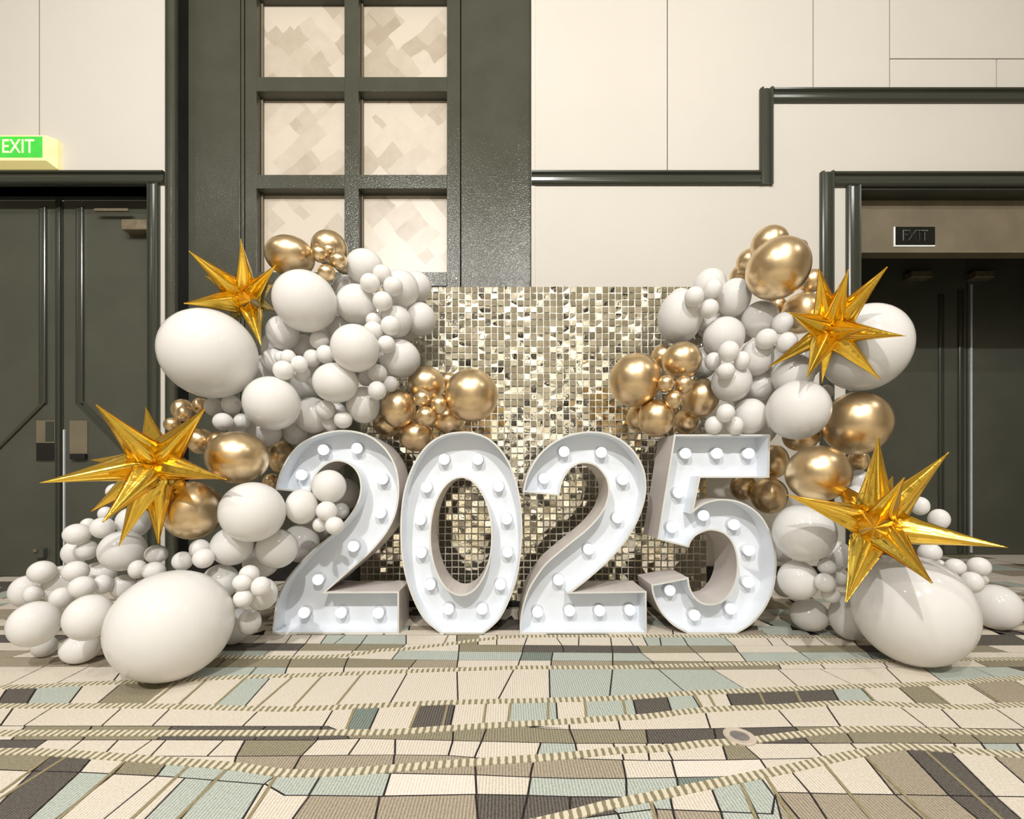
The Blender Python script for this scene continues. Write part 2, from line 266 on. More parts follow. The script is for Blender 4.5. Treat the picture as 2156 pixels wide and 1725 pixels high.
DIGITS = [
('2','white marquee digit 2 with ten bulbs, leftmost of the four digits',[[(-1.0440,0.0037),(-0.4789,0.0037)],
  [(-0.4789,0.0037),(-0.4789,0.1917)],
  [(-0.4789,0.1917),(-0.8079,0.1906)],
  [(-0.8079,0.1906),(-0.7099,0.2767),(-0.6193,0.3559),(-0.5627,0.4182),(-0.5230,0.4748),(-0.4947,0.5371),(-0.4806,0.6051),(-0.4789,0.6730),(-0.4891,0.7410),(-0.5146,0.7976),(-0.5514,0.8457),(-0.6080,0.8882),(-0.6759,0.9097),(-0.7439,0.9137),(-0.8062,0.9040),(-0.8684,0.8825),(-0.9251,0.8485),(-0.9704,0.7976),(-1.0043,0.7353),(-1.0213,0.6843),(-1.0281,0.6492)],
  [(-1.0281,0.6492),(-0.8741,0.6345)],
  [(-0.8741,0.6345),(-0.8684,0.6730),(-0.8543,0.7070),(-0.8288,0.7410),(-0.7948,0.7664),(-0.7552,0.7766),(-0.7156,0.7693),(-0.6816,0.7466),(-0.6589,0.7126),(-0.6493,0.6674),(-0.6533,0.6221),(-0.6703,0.5768),(-0.6986,0.5315),(-0.7326,0.4918),(-0.7778,0.4465),(-0.8345,0.4012),(-0.8911,0.3503),(-0.9477,0.2880),(-0.9930,0.2257),(-1.0213,0.1578),(-1.0355,0.0841),(-1.0440,0.0037)]],None,
  [(-0.8408,0.8308),(-0.6860,0.8378),(-0.9422,0.7149),(-0.5690,0.6958),(-0.5788,0.5393),(-0.7023,0.3857),(-0.8657,0.2322),(-0.9295,0.0797),(-0.7597,0.0797),(-0.5875,0.0786)]),
('0','white oval marquee digit 0 lined with twelve bulbs',[[(-0.1012,0.0026),(-0.2881,0.0026)],
  [(-0.2881,0.0026),(-0.3588,0.0615),(-0.4041,0.1351),(-0.4438,0.2427),(-0.4636,0.3446),(-0.4704,0.4465),(-0.4676,0.5484),(-0.4551,0.6390),(-0.4268,0.7296),(-0.3872,0.8032),(-0.3362,0.8599),(-0.2739,0.8938),(-0.1986,0.9063),(-0.1324,0.8995),(-0.0701,0.8712),(-0.0134,0.8146),(0.0290,0.7353),(0.0573,0.6390),(0.0704,0.5371),(0.0726,0.4465),(0.0647,0.3446),(0.0460,0.2427),(0.0149,0.1521),(-0.0304,0.0672),(-0.1012,0.0026)]],[(-0.0638,0.4392),(-0.0655,0.3982),(-0.0705,0.3582),(-0.0787,0.3201),(-0.0899,0.2851),(-0.1038,0.2538),(-0.1201,0.2271),(-0.1383,0.2056),(-0.1581,0.1898),(-0.1790,0.1802),(-0.2003,0.1770),(-0.2216,0.1802),(-0.2425,0.1898),(-0.2623,0.2056),(-0.2805,0.2271),(-0.2968,0.2538),(-0.3107,0.2851),(-0.3219,0.3201),(-0.3301,0.3582),(-0.3351,0.3982),(-0.3368,0.4392),(-0.3351,0.4802),(-0.3301,0.5202),(-0.3219,0.5582),(-0.3107,0.5933),(-0.2968,0.6245),(-0.2805,0.6513),(-0.2623,0.6728),(-0.2425,0.6885),(-0.2216,0.6981),(-0.2003,0.7013),(-0.1790,0.6981),(-0.1581,0.6885),(-0.1383,0.6728),(-0.1201,0.6513),(-0.1038,0.6245),(-0.0899,0.5933),(-0.0787,0.5582),(-0.0705,0.5202),(-0.0655,0.4802)],
  [(-0.2844,0.7856),(-0.1297,0.7856),(-0.3661,0.6570),(-0.0340,0.6610),(-0.3945,0.5074),(0.0036,0.5103),(-0.3905,0.3556),(0.0077,0.3585),(-0.3487,0.2090),(-0.0254,0.2090),(-0.2647,0.0960),(-0.1094,0.0960)]),
('2','white marquee digit 2 with eleven bulbs, between the 0 and the 5',[[(0.0633,-0.0000),(0.6288,-0.0000)],
  [(0.6288,-0.0000),(0.6277,0.1896)],
  [(0.6277,0.1896),(0.2918,0.1850)],
  [(0.2918,0.1850),(0.3746,0.2507),(0.4660,0.3336),(0.5345,0.4135),(0.5802,0.4878),(0.6088,0.5564),(0.6242,0.6192),(0.6271,0.6706),(0.6191,0.7277),(0.5945,0.7849),(0.5545,0.8363),(0.5003,0.8763),(0.4431,0.8980),(0.3746,0.9048),(0.3175,0.8980),(0.2603,0.8820),(0.2032,0.8505),(0.1575,0.8106),(0.1204,0.7591),(0.0918,0.6992),(0.0775,0.6352)],
  [(0.0775,0.6352),(0.2375,0.6192)],
  [(0.2375,0.6192),(0.2461,0.6592),(0.2603,0.6992),(0.2889,0.7392),(0.3289,0.7620),(0.3689,0.7631),(0.4032,0.7506),(0.4317,0.7220),(0.4517,0.6877),(0.4591,0.6420),(0.4517,0.5963),(0.4317,0.5506),(0.3974,0.5049),(0.3517,0.4592),(0.2946,0.4135),(0.2318,0.3621),(0.1747,0.3107),(0.1290,0.2479),(0.0975,0.1908),(0.0747,0.1165),(0.0650,0.0537),(0.0633,-0.0000)]],None,
  [(0.2682,0.8192),(0.4401,0.8151),(0.1759,0.6953),(0.5395,0.6894),(0.5150,0.5140),(0.3811,0.3690),(0.2431,0.2275),(0.1466,0.0796),(0.2940,0.0854),(0.4320,0.0854),(0.5717,0.0884)]),
('5','white marquee digit 5 with bulbs, rightmost of the four digits',[[(0.7545,0.8905),(0.6791,0.4238)],
  [(0.6791,0.4238),(0.8173,0.3878)],
  [(0.8173,0.3878),(0.8270,0.4135),(0.8487,0.4392),(0.8887,0.4592),(0.9287,0.4632),(0.9744,0.4490),(1.0087,0.4135),(1.0287,0.3621),(1.0344,0.2993),(1.0258,0.2365),(1.0030,0.1850),(0.9687,0.1479),(0.9230,0.1336),(0.8773,0.1393),(0.8430,0.1679),(0.8230,0.2079),(0.8156,0.2507)],
  [(0.8156,0.2507),(0.6517,0.2182)],
  [(0.6517,0.2182),(0.6585,0.1765),(0.6774,0.1279),(0.7059,0.0822),(0.7516,0.0365),(0.8173,-0.0000)],
  [(0.8173,-0.0000),(1.0287,-0.0000)],
  [(1.0287,-0.0000),(1.0887,0.0365),(1.1344,0.0822),(1.1686,0.1336),(1.1961,0.2022),(1.2086,0.2822),(1.2075,0.3507),(1.1943,0.4193),(1.1686,0.4821),(1.1344,0.5335),(1.0829,0.5735),(1.0258,0.5963),(0.9687,0.6021),(0.9230,0.5963),(0.8773,0.5803),(0.8385,0.5518)],
  [(0.8385,0.5518),(0.8687,0.6992)],
  [(0.8687,0.6992),(1.1772,0.6992)],
  [(1.1772,0.6992),(1.1801,0.8905)],
  [(1.1801,0.8905),(0.7545,0.8905)]],None,
  [(0.8278,0.8105),(0.9728,0.8105),(1.1190,0.8105),(0.7968,0.6292),(0.7652,0.4696),(0.9108,0.5251),(1.0517,0.4819),(1.1201,0.3632),(1.1172,0.2158),(0.7559,0.1790),(0.8699,0.0650),(1.0365,0.0942)]),
]
PATCHES = [
('t',[(-0.275,0.932),(-0.066,0.938),(-0.050,0.821),(-0.059,0.817),(-0.144,0.786),(-0.253,0.786)]),
('s',[(-0.671,0.982),(-0.549,0.969),(-0.524,0.786),(-0.655,0.786)]),
('t',[(0.897,1.077),(0.989,1.097),(1.025,1.100),(0.969,0.934),(0.869,0.937),(0.853,0.937)]),
('c',[(-0.919,1.003),(-0.813,0.996),(-0.821,0.786),(-0.913,0.786)]),
('k',[(1.025,1.100),(1.044,1.101),(1.130,1.090),(1.067,0.932),(0.969,0.934)]),
('t',[(-0.429,0.935),(-0.275,0.932),(-0.253,0.786),(-0.441,0.786)]),
('s',[(0.159,1.568),(0.391,1.564),(0.326,1.346),(0.151,1.335),(0.138,1.335)]),
('c',[(-0.352,1.536),(-0.338,1.537),(-0.177,1.549),(-0.148,1.322),(-0.337,1.308),(-0.358,1.306)]),
('w',[(-0.271,1.005),(-0.071,1.000),(-0.064,0.938),(-0.068,0.938),(-0.267,0.933)]),
('s',[(0.058,0.992),(0.148,0.988),(0.278,0.988),(0.263,0.930),(0.140,0.931),(0.048,0.935)]),
('s',[(0.391,1.564),(0.555,1.556),(0.585,1.377),(0.383,1.350),(0.326,1.346)]),
('c',[(0.982,1.313),(1.003,1.316),(1.124,1.316),(1.200,1.309),(1.174,1.192),(1.097,1.197),(0.936,1.195)]),
('c',[(-0.813,0.996),(-0.766,0.992),(-0.742,0.990),(-0.729,0.786),(-0.821,0.786)]),
('t',[(0.069,1.053),(0.159,1.058),(0.287,1.053),(0.278,0.988),(0.148,0.988),(0.056,0.992)]),
('c',[(0.774,1.046),(0.845,1.065),(0.897,1.077),(0.853,0.937),(0.753,0.939)]),
('c',[(-0.512,1.520),(-0.449,1.526),(-0.352,1.536),(-0.358,1.306),(-0.518,1.292)]),
('t',[(-0.512,1.069),(-0.410,1.071),(-0.280,1.073),(-0.269,1.019),(-0.386,1.006),(-0.504,1.004)]),
('s',[(-0.432,1.005),(-0.386,1.006),(-0.271,1.005),(-0.267,0.933),(-0.275,0.932),(-0.431,0.935)]),
('c',[(-1.014,1.296),(-0.809,1.288),(-0.739,1.286),(-0.737,1.197),(-0.991,1.198)]),
('c',[(-0.177,1.549),(-0.054,1.558),(0.033,1.570),(-0.028,1.327),(-0.148,1.322)]),
('w',[(0.408,1.051),(0.549,1.053),(0.628,1.056),(0.620,1.005),(0.581,0.995),(0.395,0.991)]),
('o',[(0.939,1.195),(1.097,1.197),(1.178,1.192),(1.168,1.119),(0.912,1.120)]),
('c',[(1.130,1.090),(1.192,1.082),(1.222,1.078),(1.163,0.930),(1.129,0.931),(1.067,0.932)]),
('s',[(-0.742,0.990),(-0.671,0.982),(-0.655,0.786),(-0.729,0.786)]),
('c',[(-0.549,0.969),(-0.544,0.969),(-0.483,0.935),(-0.429,0.935),(-0.441,0.786),(-0.524,0.786)]),
('c',[(0.594,1.276),(0.670,1.286),(0.819,1.296),(0.803,1.194),(0.573,1.186),(0.568,1.186)]),
('c',[(0.033,1.570),(0.159,1.568),(0.138,1.335),(-0.028,1.327)]),
('c',[(-1.375,1.300),(-1.164,1.300),(-1.133,1.198),(-1.352,1.198)]),
('s',[(0.555,1.556),(0.754,1.554),(0.791,1.394),(0.585,1.377)]),
('t',[(0.753,0.939),(0.853,0.937),(0.843,0.786),(0.725,0.786)]),
('k',[(0.577,1.186),(0.807,1.194),(0.795,1.120),(0.552,1.119)]),
('c',[(-0.644,1.510),(-0.581,1.515),(-0.512,1.520),(-0.518,1.292),(-0.524,1.291),(-0.645,1.284)]),
('t',[(0.853,0.937),(0.869,0.937),(0.969,0.934),(0.948,0.786),(0.843,0.786)]),
('o',[(-0.052,1.196),(-0.041,1.197),(0.005,1.202),(0.112,1.185),(0.176,1.181),(0.182,1.119),(0.168,1.119),(-0.064,1.128)]),
('k',[(-0.933,1.197),(-0.672,1.197),(-0.667,1.133),(-0.927,1.134)]),
('c',[(-0.739,1.286),(-0.663,1.283),(-0.519,1.291),(-0.512,1.197),(-0.737,1.197)]),
('c',[(0.324,1.235),(0.418,1.244),(0.543,1.270),(0.594,1.276),(0.568,1.186),(0.334,1.179),(0.316,1.180)]),
('c',[(0.754,1.554),(0.991,1.557),(0.972,1.408),(0.791,1.394)]),
('c',[(1.316,1.300),(1.426,1.294),(1.479,1.298),(1.439,1.183),(1.434,1.183),(1.264,1.187)]),
('o',[(-1.304,1.453),(-1.290,1.454),(-1.143,1.467),(-1.109,1.300),(-1.254,1.300)]),
('k',[(-1.120,1.013),(-1.006,1.009),(-0.948,0.786),(-1.026,0.786)]),
('k',[(-0.066,0.938),(0.048,0.935),(0.028,0.848),(-0.005,0.839),(-0.050,0.821)]),
('c',[(1.405,1.440),(1.561,1.453),(1.514,1.301),(1.426,1.294),(1.358,1.297)]),
('t',[(0.670,0.942),(0.745,0.939),(0.753,0.939),(0.725,0.786),(0.633,0.786)]),
('s',[(-1.006,1.009),(-0.919,1.003),(-0.913,0.786),(-0.948,0.786)]),
('c',[(-0.746,1.502),(-0.644,1.510),(-0.645,1.284),(-0.663,1.283),(-0.753,1.286)]),
('o',[(-0.691,1.133),(-0.510,1.133),(-0.500,1.134),(-0.511,1.069),(-0.673,1.067)]),
('c',[(-0.384,1.304),(-0.337,1.308),(-0.264,1.313),(-0.267,1.171),(-0.301,1.167),(-0.376,1.165)]),
('c',[(-1.031,1.478),(-0.935,1.489),(-0.906,1.491),(-0.887,1.291),(-0.999,1.296)]),
('o',[(-1.159,1.198),(-0.933,1.197),(-0.927,1.134),(-1.123,1.134)]),
('c',[(0.676,1.019),(0.691,1.023),(0.774,1.046),(0.753,0.939),(0.745,0.939),(0.670,0.942)]),
('c',[(-0.064,1.128),(0.092,1.122),(0.074,1.059),(-0.006,1.051),(-0.078,1.062)]),
('c',[(0.819,1.296),(0.828,1.296),(0.982,1.313),(0.936,1.195),(0.803,1.194)]),
('c',[(1.145,1.559),(1.274,1.560),(1.395,1.570),(1.336,1.434),(1.170,1.425)]),
('k',[(0.048,0.935),(0.140,0.931),(0.132,0.877),(0.052,0.854),(0.028,0.848)]),
('o',[(0.176,1.181),(0.334,1.179),(0.387,1.181),(0.372,1.119),(0.182,1.119)]),
('c',[(-1.406,1.576),(-1.146,1.574),(-1.118,1.469),(-1.290,1.454),(-1.337,1.450)]),
('c',[(0.618,1.119),(0.797,1.119),(0.788,1.060),(0.628,1.056)]),
('c',[(-0.071,1.000),(0.058,0.992),(0.048,0.935),(-0.064,0.938)]),
('s',[(0.462,0.965),(0.537,0.984),(0.518,0.885),(0.447,0.889)]),
('k',[(0.387,1.181),(0.577,1.186),(0.552,1.119),(0.372,1.119)]),
('c',[(0.360,0.939),(0.440,0.960),(0.462,0.965),(0.447,0.889),(0.430,0.890),(0.349,0.894)]),
('c',[(0.991,1.557),(1.145,1.559),(1.170,1.425),(0.972,1.408)]),
('o',[(-1.345,1.198),(-1.159,1.198),(-1.123,1.134),(-1.312,1.134)]),
('c',[(-1.164,1.300),(-1.105,1.300),(-1.014,1.296),(-0.991,1.198),(-1.133,1.198)]),
('s',[(0.278,0.988),(0.396,0.991),(0.383,0.945),(0.311,0.927),(0.263,0.930)]),
('t',[(-0.673,1.067),(-0.512,1.069),(-0.504,1.004),(-0.518,1.003),(-0.643,1.025),(-0.654,1.026)]),
('c',[(-1.143,1.467),(-1.087,1.472),(-1.031,1.478),(-0.999,1.296),(-1.109,1.300)]),
('c',[(-0.901,1.134),(-0.748,1.133),(-0.746,1.067),(-0.887,1.067)]),
('s',[(-1.563,1.428),(-1.461,1.438),(-1.422,1.441),(-1.336,1.300),(-1.462,1.300)]),
('s',[(-0.533,1.006),(-0.518,1.003),(-0.432,1.005),(-0.431,0.935),(-0.483,0.935),(-0.544,0.969),(-0.549,0.969)]),
('c',[(-1.704,1.578),(-1.538,1.577),(-1.520,1.432),(-1.673,1.418)]),
('o',[(-1.431,1.662),(-1.081,1.662),(-1.067,1.574),(-1.410,1.576)]),
('s',[(0.016,1.329),(0.132,1.335),(0.120,1.211),(0.005,1.201)]),
('t',[(1.561,1.453),(1.747,1.476),(1.694,1.308),(1.585,1.307),(1.514,1.301)]),
('c',[(0.287,1.053),(0.356,1.051),(0.408,1.051),(0.395,0.991),(0.278,0.988)]),
('s',[(-0.827,1.047),(-0.769,1.040),(-0.663,1.027),(-0.671,0.982),(-0.766,0.992),(-0.813,0.996)]),
('s',[(-0.906,1.491),(-0.822,1.497),(-0.793,1.288),(-0.809,1.288),(-0.887,1.291)]),
('c',[(-0.294,1.137),(-0.140,1.131),(-0.144,1.070),(-0.278,1.072)]),
('t',[(-0.280,1.073),(-0.144,1.070),(-0.077,1.062),(-0.074,1.041),(-0.151,1.034),(-0.262,1.020),(-0.269,1.019)]),
('s',[(0.537,0.984),(0.581,0.995),(0.591,0.998),(0.586,0.930),(0.550,0.883),(0.518,0.885)]),
('s',[(1.533,1.572),(1.715,1.574),(1.708,1.471),(1.558,1.453),(1.487,1.447)]),
('t',[(-0.075,1.042),(0.002,1.049),(0.069,1.053),(0.056,0.992),(-0.070,1.000)]),
('c',[(-1.262,1.015),(-1.203,1.017),(-1.120,1.013),(-1.026,0.786),(-1.143,0.786)]),
('k',[(-0.672,1.197),(-0.515,1.197),(-0.500,1.134),(-0.510,1.133),(-0.667,1.133)]),
('o',[(-0.435,1.164),(-0.301,1.167),(-0.172,1.182),(-0.146,1.185),(-0.140,1.131),(-0.387,1.140),(-0.418,1.139)]),
('c',[(-1.538,1.577),(-1.406,1.576),(-1.337,1.450),(-1.461,1.438),(-1.520,1.432)]),
('k',[(1.902,1.899),(2.256,1.899),(2.201,1.781),(1.842,1.780)]),
('c',[(-0.156,1.321),(-0.144,1.322),(-0.060,1.326),(-0.064,1.194),(-0.155,1.184)]),
('c',[(0.413,1.097),(0.514,1.115),(0.565,1.117),(0.545,1.053),(0.411,1.052)]),
('s',[(0.247,1.342),(0.369,1.349),(0.349,1.237),(0.298,1.232),(0.231,1.224)]),
('k',[(-0.264,1.313),(-0.182,1.319),(-0.178,1.181),(-0.267,1.171)]),
('c',[(1.200,1.309),(1.273,1.302),(1.316,1.300),(1.264,1.187),(1.174,1.192)]),
('o',[(-1.304,1.082),(-1.280,1.082),(-1.156,1.078),(-1.139,1.077),(-1.120,1.013),(-1.203,1.017),(-1.284,1.014)]),
('o',[(0.807,1.194),(0.939,1.195),(0.912,1.120),(0.795,1.120)]),
('c',[(1.178,1.425),(1.309,1.433),(1.262,1.303),(1.139,1.314)]),
('c',[(1.435,1.635),(1.785,1.648),(1.776,1.575),(1.403,1.570)]),
('k',[(-1.139,1.077),(-1.029,1.067),(-1.006,1.009),(-1.120,1.013)]),
('s',[(-1.146,1.574),(-0.917,1.573),(-0.903,1.491),(-0.935,1.489),(-1.087,1.472),(-1.118,1.469)]),
('o',[(1.268,1.187),(1.426,1.183),(1.411,1.119),(1.247,1.119)]),
('c',[(-1.422,1.441),(-1.304,1.453),(-1.254,1.300),(-1.336,1.300)]),
('t',[(-1.708,1.662),(-1.431,1.662),(-1.410,1.576),(-1.709,1.578)]),
('c',[(-0.500,1.134),(-0.389,1.140),(-0.395,1.071),(-0.410,1.071),(-0.511,1.069)]),
('k',[(0.140,0.931),(0.263,0.930),(0.270,0.916),(0.219,0.904),(0.132,0.877)]),
('t',[(0.599,0.944),(0.670,0.942),(0.633,0.786),(0.594,0.786)]),
('t',[(1.222,1.078),(1.296,1.069),(1.349,1.064),(1.295,0.928),(1.163,0.930)]),
('c',[(1.395,1.570),(1.403,1.570),(1.533,1.572),(1.487,1.447),(1.336,1.434)]),
('s',[(-0.663,1.027),(-0.643,1.025),(-0.533,1.006),(-0.549,0.969),(-0.671,0.982)]),
('o',[(-1.081,1.662),(-0.859,1.663),(-0.831,1.661),(-0.804,1.572),(-0.812,1.572),(-1.067,1.574)]),
('k',[(0.401,1.353),(0.514,1.368),(0.491,1.259),(0.418,1.244),(0.382,1.241)]),
('c',[(-0.908,1.068),(-0.887,1.067),(-0.673,1.067),(-0.654,1.026),(-0.769,1.040),(-0.909,1.055)]),
('c',[(-0.389,1.140),(-0.294,1.137),(-0.278,1.072),(-0.395,1.071)]),
('t',[(-0.266,1.019),(-0.262,1.020),(-0.150,1.033),(-0.075,1.042),(-0.070,1.000),(-0.266,1.005)]),
('k',[(-1.194,1.805),(-1.133,1.805),(-0.844,1.800),(-0.838,1.725),(-1.083,1.725),(-1.217,1.725)]),
('o',[(-0.935,1.058),(-0.827,1.047),(-0.813,0.996),(-0.919,1.003)]),
('o',[(1.309,1.433),(1.332,1.434),(1.405,1.440),(1.358,1.297),(1.273,1.302),(1.262,1.303)]),
('c',[(0.605,1.001),(0.676,1.019),(0.670,0.942),(0.599,0.944)]),
('c',[(-1.536,1.807),(-1.194,1.805),(-1.217,1.725),(-1.570,1.726)]),
('c',[(0.157,1.336),(0.247,1.342),(0.231,1.224),(0.147,1.214)]),
('k',[(0.826,1.397),(0.950,1.407),(0.906,1.305),(0.828,1.296),(0.788,1.294)]),
('e',[(-0.457,1.297),(-0.384,1.304),(-0.376,1.165),(-0.437,1.164)]),
('k',[(0.950,1.407),(0.969,1.408),(1.080,1.417),(1.031,1.316),(1.003,1.316),(0.906,1.305)]),
('c',[(-1.495,1.300),(-1.375,1.300),(-1.352,1.198),(-1.418,1.199)]),
('s',[(-1.600,1.899),(-1.276,1.899),(-1.272,1.806),(-1.606,1.807)]),
('o',[(1.651,1.779),(2.004,1.780),(2.009,1.710),(1.644,1.710)]),
('c',[(-0.060,1.326),(0.016,1.329),(0.005,1.201),(-0.041,1.197),(-0.064,1.194)]),
('s',[(0.931,1.706),(1.175,1.708),(1.164,1.619),(0.912,1.622)]),
('c',[(-1.029,1.067),(-0.982,1.063),(-0.935,1.058),(-0.919,1.003),(-1.006,1.009)]),
('s',[(1.175,1.708),(1.397,1.711),(1.446,1.711),(1.409,1.634),(1.164,1.619)]),
('e',[(0.396,0.991),(0.581,0.995),(0.580,0.994),(0.440,0.960),(0.383,0.945)]),
('t',[(0.586,0.930),(0.599,0.944),(0.594,0.786),(0.524,0.786)]),
('c',[(-0.822,1.497),(-0.775,1.500),(-0.746,1.502),(-0.753,1.286),(-0.793,1.288)]),
('c',[(0.628,1.056),(0.788,1.060),(0.776,1.045),(0.691,1.023),(0.620,1.005)]),
('k',[(0.969,0.934),(1.067,0.932),(1.022,0.786),(0.948,0.786)]),
('k',[(0.714,1.388),(0.787,1.394),(0.826,1.397),(0.788,1.294),(0.685,1.287)]),
('o',[(-0.610,1.650),(-0.438,1.641),(-0.342,1.638),(-0.351,1.572),(-0.594,1.572)]),
('s',[(-0.431,1.723),(-0.189,1.717),(-0.183,1.634),(-0.438,1.641)]),
('o',[(0.763,1.624),(1.028,1.621),(1.003,1.557),(0.754,1.554)]),
('s',[(-0.189,1.717),(0.068,1.711),(0.053,1.632),(-0.183,1.634)]),
('k',[(-1.654,1.420),(-1.563,1.428),(-1.462,1.300),(-1.538,1.300),(-1.553,1.300)]),
('c',[(-1.123,1.134),(-1.028,1.134),(-1.009,1.073),(-1.033,1.074),(-1.111,1.077)]),
('c',[(0.797,1.119),(0.903,1.120),(0.895,1.076),(0.861,1.069),(0.788,1.060)]),
('c',[(-1.893,1.726),(-1.579,1.726),(-1.599,1.662),(-1.925,1.662)]),
('o',[(-0.831,1.661),(-0.610,1.650),(-0.594,1.572),(-0.804,1.572)]),
('s',[(1.080,1.417),(1.166,1.424),(1.178,1.425),(1.139,1.314),(1.124,1.316),(1.031,1.316)]),
('s',[(0.092,1.122),(0.168,1.119),(0.182,1.119),(0.180,1.070),(0.160,1.067),(0.074,1.059)]),
('t',[(-2.022,1.662),(-1.708,1.662),(-1.709,1.578),(-1.762,1.578),(-1.990,1.578)]),
('e',[(1.446,1.711),(1.701,1.710),(1.690,1.644),(1.409,1.634)]),
('k',[(-2.280,1.899),(-1.902,1.899),(-1.917,1.808),(-2.308,1.810)]),
('s',[(0.514,1.368),(0.581,1.377),(0.599,1.378),(0.585,1.275),(0.543,1.270),(0.491,1.259)]),
('c',[(-0.519,1.291),(-0.457,1.297),(-0.437,1.164),(-0.499,1.197),(-0.512,1.197)]),
('o',[(1.178,1.192),(1.268,1.187),(1.247,1.119),(1.168,1.119)]),
('s',[(0.188,1.708),(0.426,1.703),(0.407,1.628),(0.174,1.631)]),
('c',[(1.185,1.621),(1.409,1.634),(1.435,1.635),(1.403,1.570),(1.274,1.560),(1.164,1.559)]),
('c',[(1.704,1.899),(1.902,1.899),(1.842,1.780),(1.641,1.779)]),
('c',[(-1.216,1.134),(-1.123,1.134),(-1.111,1.077),(-1.207,1.081)]),
('c',[(-1.885,1.578),(-1.762,1.578),(-1.704,1.578),(-1.673,1.418),(-1.842,1.413)]),
('k',[(-1.437,1.134),(-1.216,1.134),(-1.207,1.081),(-1.282,1.084),(-1.436,1.082)]),
('c',[(0.180,1.218),(0.298,1.232),(0.324,1.235),(0.316,1.180),(0.176,1.181)]),
('c',[(-0.804,1.572),(-0.594,1.572),(-0.577,1.515),(-0.778,1.500)]),
('c',[(-1.028,1.134),(-0.938,1.134),(-0.940,1.070),(-1.009,1.073)]),
('s',[(0.781,1.899),(0.958,1.899),(0.950,1.778),(0.758,1.777)]),
('o',[(1.176,1.778),(1.461,1.779),(1.446,1.711),(1.397,1.711),(1.175,1.708)]),
('t',[(0.174,1.631),(0.407,1.628),(0.391,1.564),(0.164,1.567)]),
('o',[(0.555,1.627),(0.763,1.624),(0.754,1.554),(0.552,1.556)]),
('c',[(0.539,1.702),(0.759,1.704),(0.758,1.624),(0.555,1.627)]),
('o',[(-0.195,1.789),(0.077,1.784),(0.065,1.711),(-0.189,1.717)]),
('c',[(-0.183,1.634),(0.053,1.632),(0.042,1.569),(-0.180,1.572)]),
('c',[(-0.140,1.131),(-0.064,1.128),(-0.078,1.062),(-0.144,1.070)]),
('c',[(0.958,1.899),(1.148,1.899),(1.110,1.778),(0.950,1.778)]),
('c',[(1.530,1.899),(1.704,1.899),(1.641,1.779),(1.465,1.779)]),
('o',[(0.565,1.117),(0.610,1.119),(0.618,1.119),(0.628,1.056),(0.545,1.053)]),
('t',[(0.349,0.894),(0.430,0.890),(0.447,0.889),(0.419,0.786),(0.328,0.786)]),
('c',[(1.701,1.710),(1.947,1.710),(1.957,1.654),(1.690,1.644)]),
('o',[(-0.146,1.185),(-0.052,1.196),(-0.064,1.128),(-0.140,1.131)]),
('s',[(0.219,0.905),(0.311,0.927),(0.314,0.896),(0.231,0.884)]),
('c',[(-0.748,1.133),(-0.691,1.133),(-0.673,1.067),(-0.746,1.067)]),
('c',[(-0.838,1.725),(-0.617,1.725),(-0.609,1.650),(-0.831,1.661)]),
('c',[(0.950,1.778),(1.176,1.778),(1.175,1.708),(0.929,1.706)]),
('s',[(-1.889,1.808),(-1.680,1.807),(-1.718,1.726),(-1.934,1.727)]),
('c',[(0.182,1.119),(0.281,1.119),(0.280,1.085),(0.180,1.070)]),
('o',[(-0.844,1.800),(-0.609,1.796),(-0.610,1.725),(-0.838,1.725)]),
('o',[(1.785,1.648),(1.996,1.656),(1.988,1.576),(1.911,1.576),(1.776,1.575)]),
('s',[(1.244,1.119),(1.337,1.119),(1.300,1.069),(1.296,1.069),(1.219,1.079)]),
('c',[(1.207,1.899),(1.361,1.899),(1.334,1.779),(1.174,1.778)]),
('c',[(-0.420,1.793),(-0.195,1.789),(-0.189,1.717),(-0.431,1.723)]),
('s',[(-0.616,1.899),(-0.443,1.899),(-0.418,1.793),(-0.528,1.795),(-0.609,1.796)]),
('c',[(-1.387,1.726),(-1.160,1.725),(-1.164,1.662),(-1.400,1.662)]),
('o',[(0.547,1.777),(0.758,1.777),(0.756,1.704),(0.539,1.702)]),
('s',[(1.715,1.574),(1.847,1.575),(1.889,1.485),(1.797,1.482),(1.708,1.471)]),
('c',[(-0.594,1.572),(-0.355,1.572),(-0.353,1.536),(-0.449,1.526),(-0.577,1.515)]),
('c',[(-0.443,1.899),(-0.255,1.899),(-0.259,1.790),(-0.418,1.793)]),
('c',[(-0.617,1.725),(-0.508,1.725),(-0.431,1.723),(-0.438,1.641),(-0.609,1.650)]),
('c',[(1.479,1.298),(1.585,1.307),(1.751,1.309),(1.693,1.182),(1.439,1.183)]),
('c',[(0.759,1.704),(0.931,1.706),(0.912,1.622),(0.758,1.624)]),
('c',[(1.361,1.899),(1.530,1.899),(1.465,1.779),(1.334,1.779)]),
('c',[(-1.276,1.899),(-1.085,1.899),(-1.075,1.804),(-1.133,1.805),(-1.272,1.806)]),
('c',[(1.009,1.120),(1.172,1.119),(1.152,1.087),(1.044,1.101),(0.999,1.098)]),
('k',[(0.234,1.781),(0.440,1.777),(0.426,1.703),(0.233,1.707)]),
('s',[(-1.160,1.725),(-1.083,1.725),(-0.953,1.725),(-0.950,1.663),(-1.164,1.662)]),
('c',[(0.325,1.899),(0.464,1.899),(0.440,1.777),(0.303,1.780)]),
('c',[(-2.143,1.809),(-1.889,1.808),(-1.934,1.727),(-2.195,1.727)]),
('c',[(1.067,0.932),(1.129,0.931),(1.163,0.930),(1.122,0.786),(1.022,0.786)]),
('c',[(0.099,1.899),(0.217,1.899),(0.234,1.781),(0.077,1.784)]),
('o',[(0.407,1.628),(0.461,1.628),(0.555,1.627),(0.552,1.556),(0.391,1.564)]),
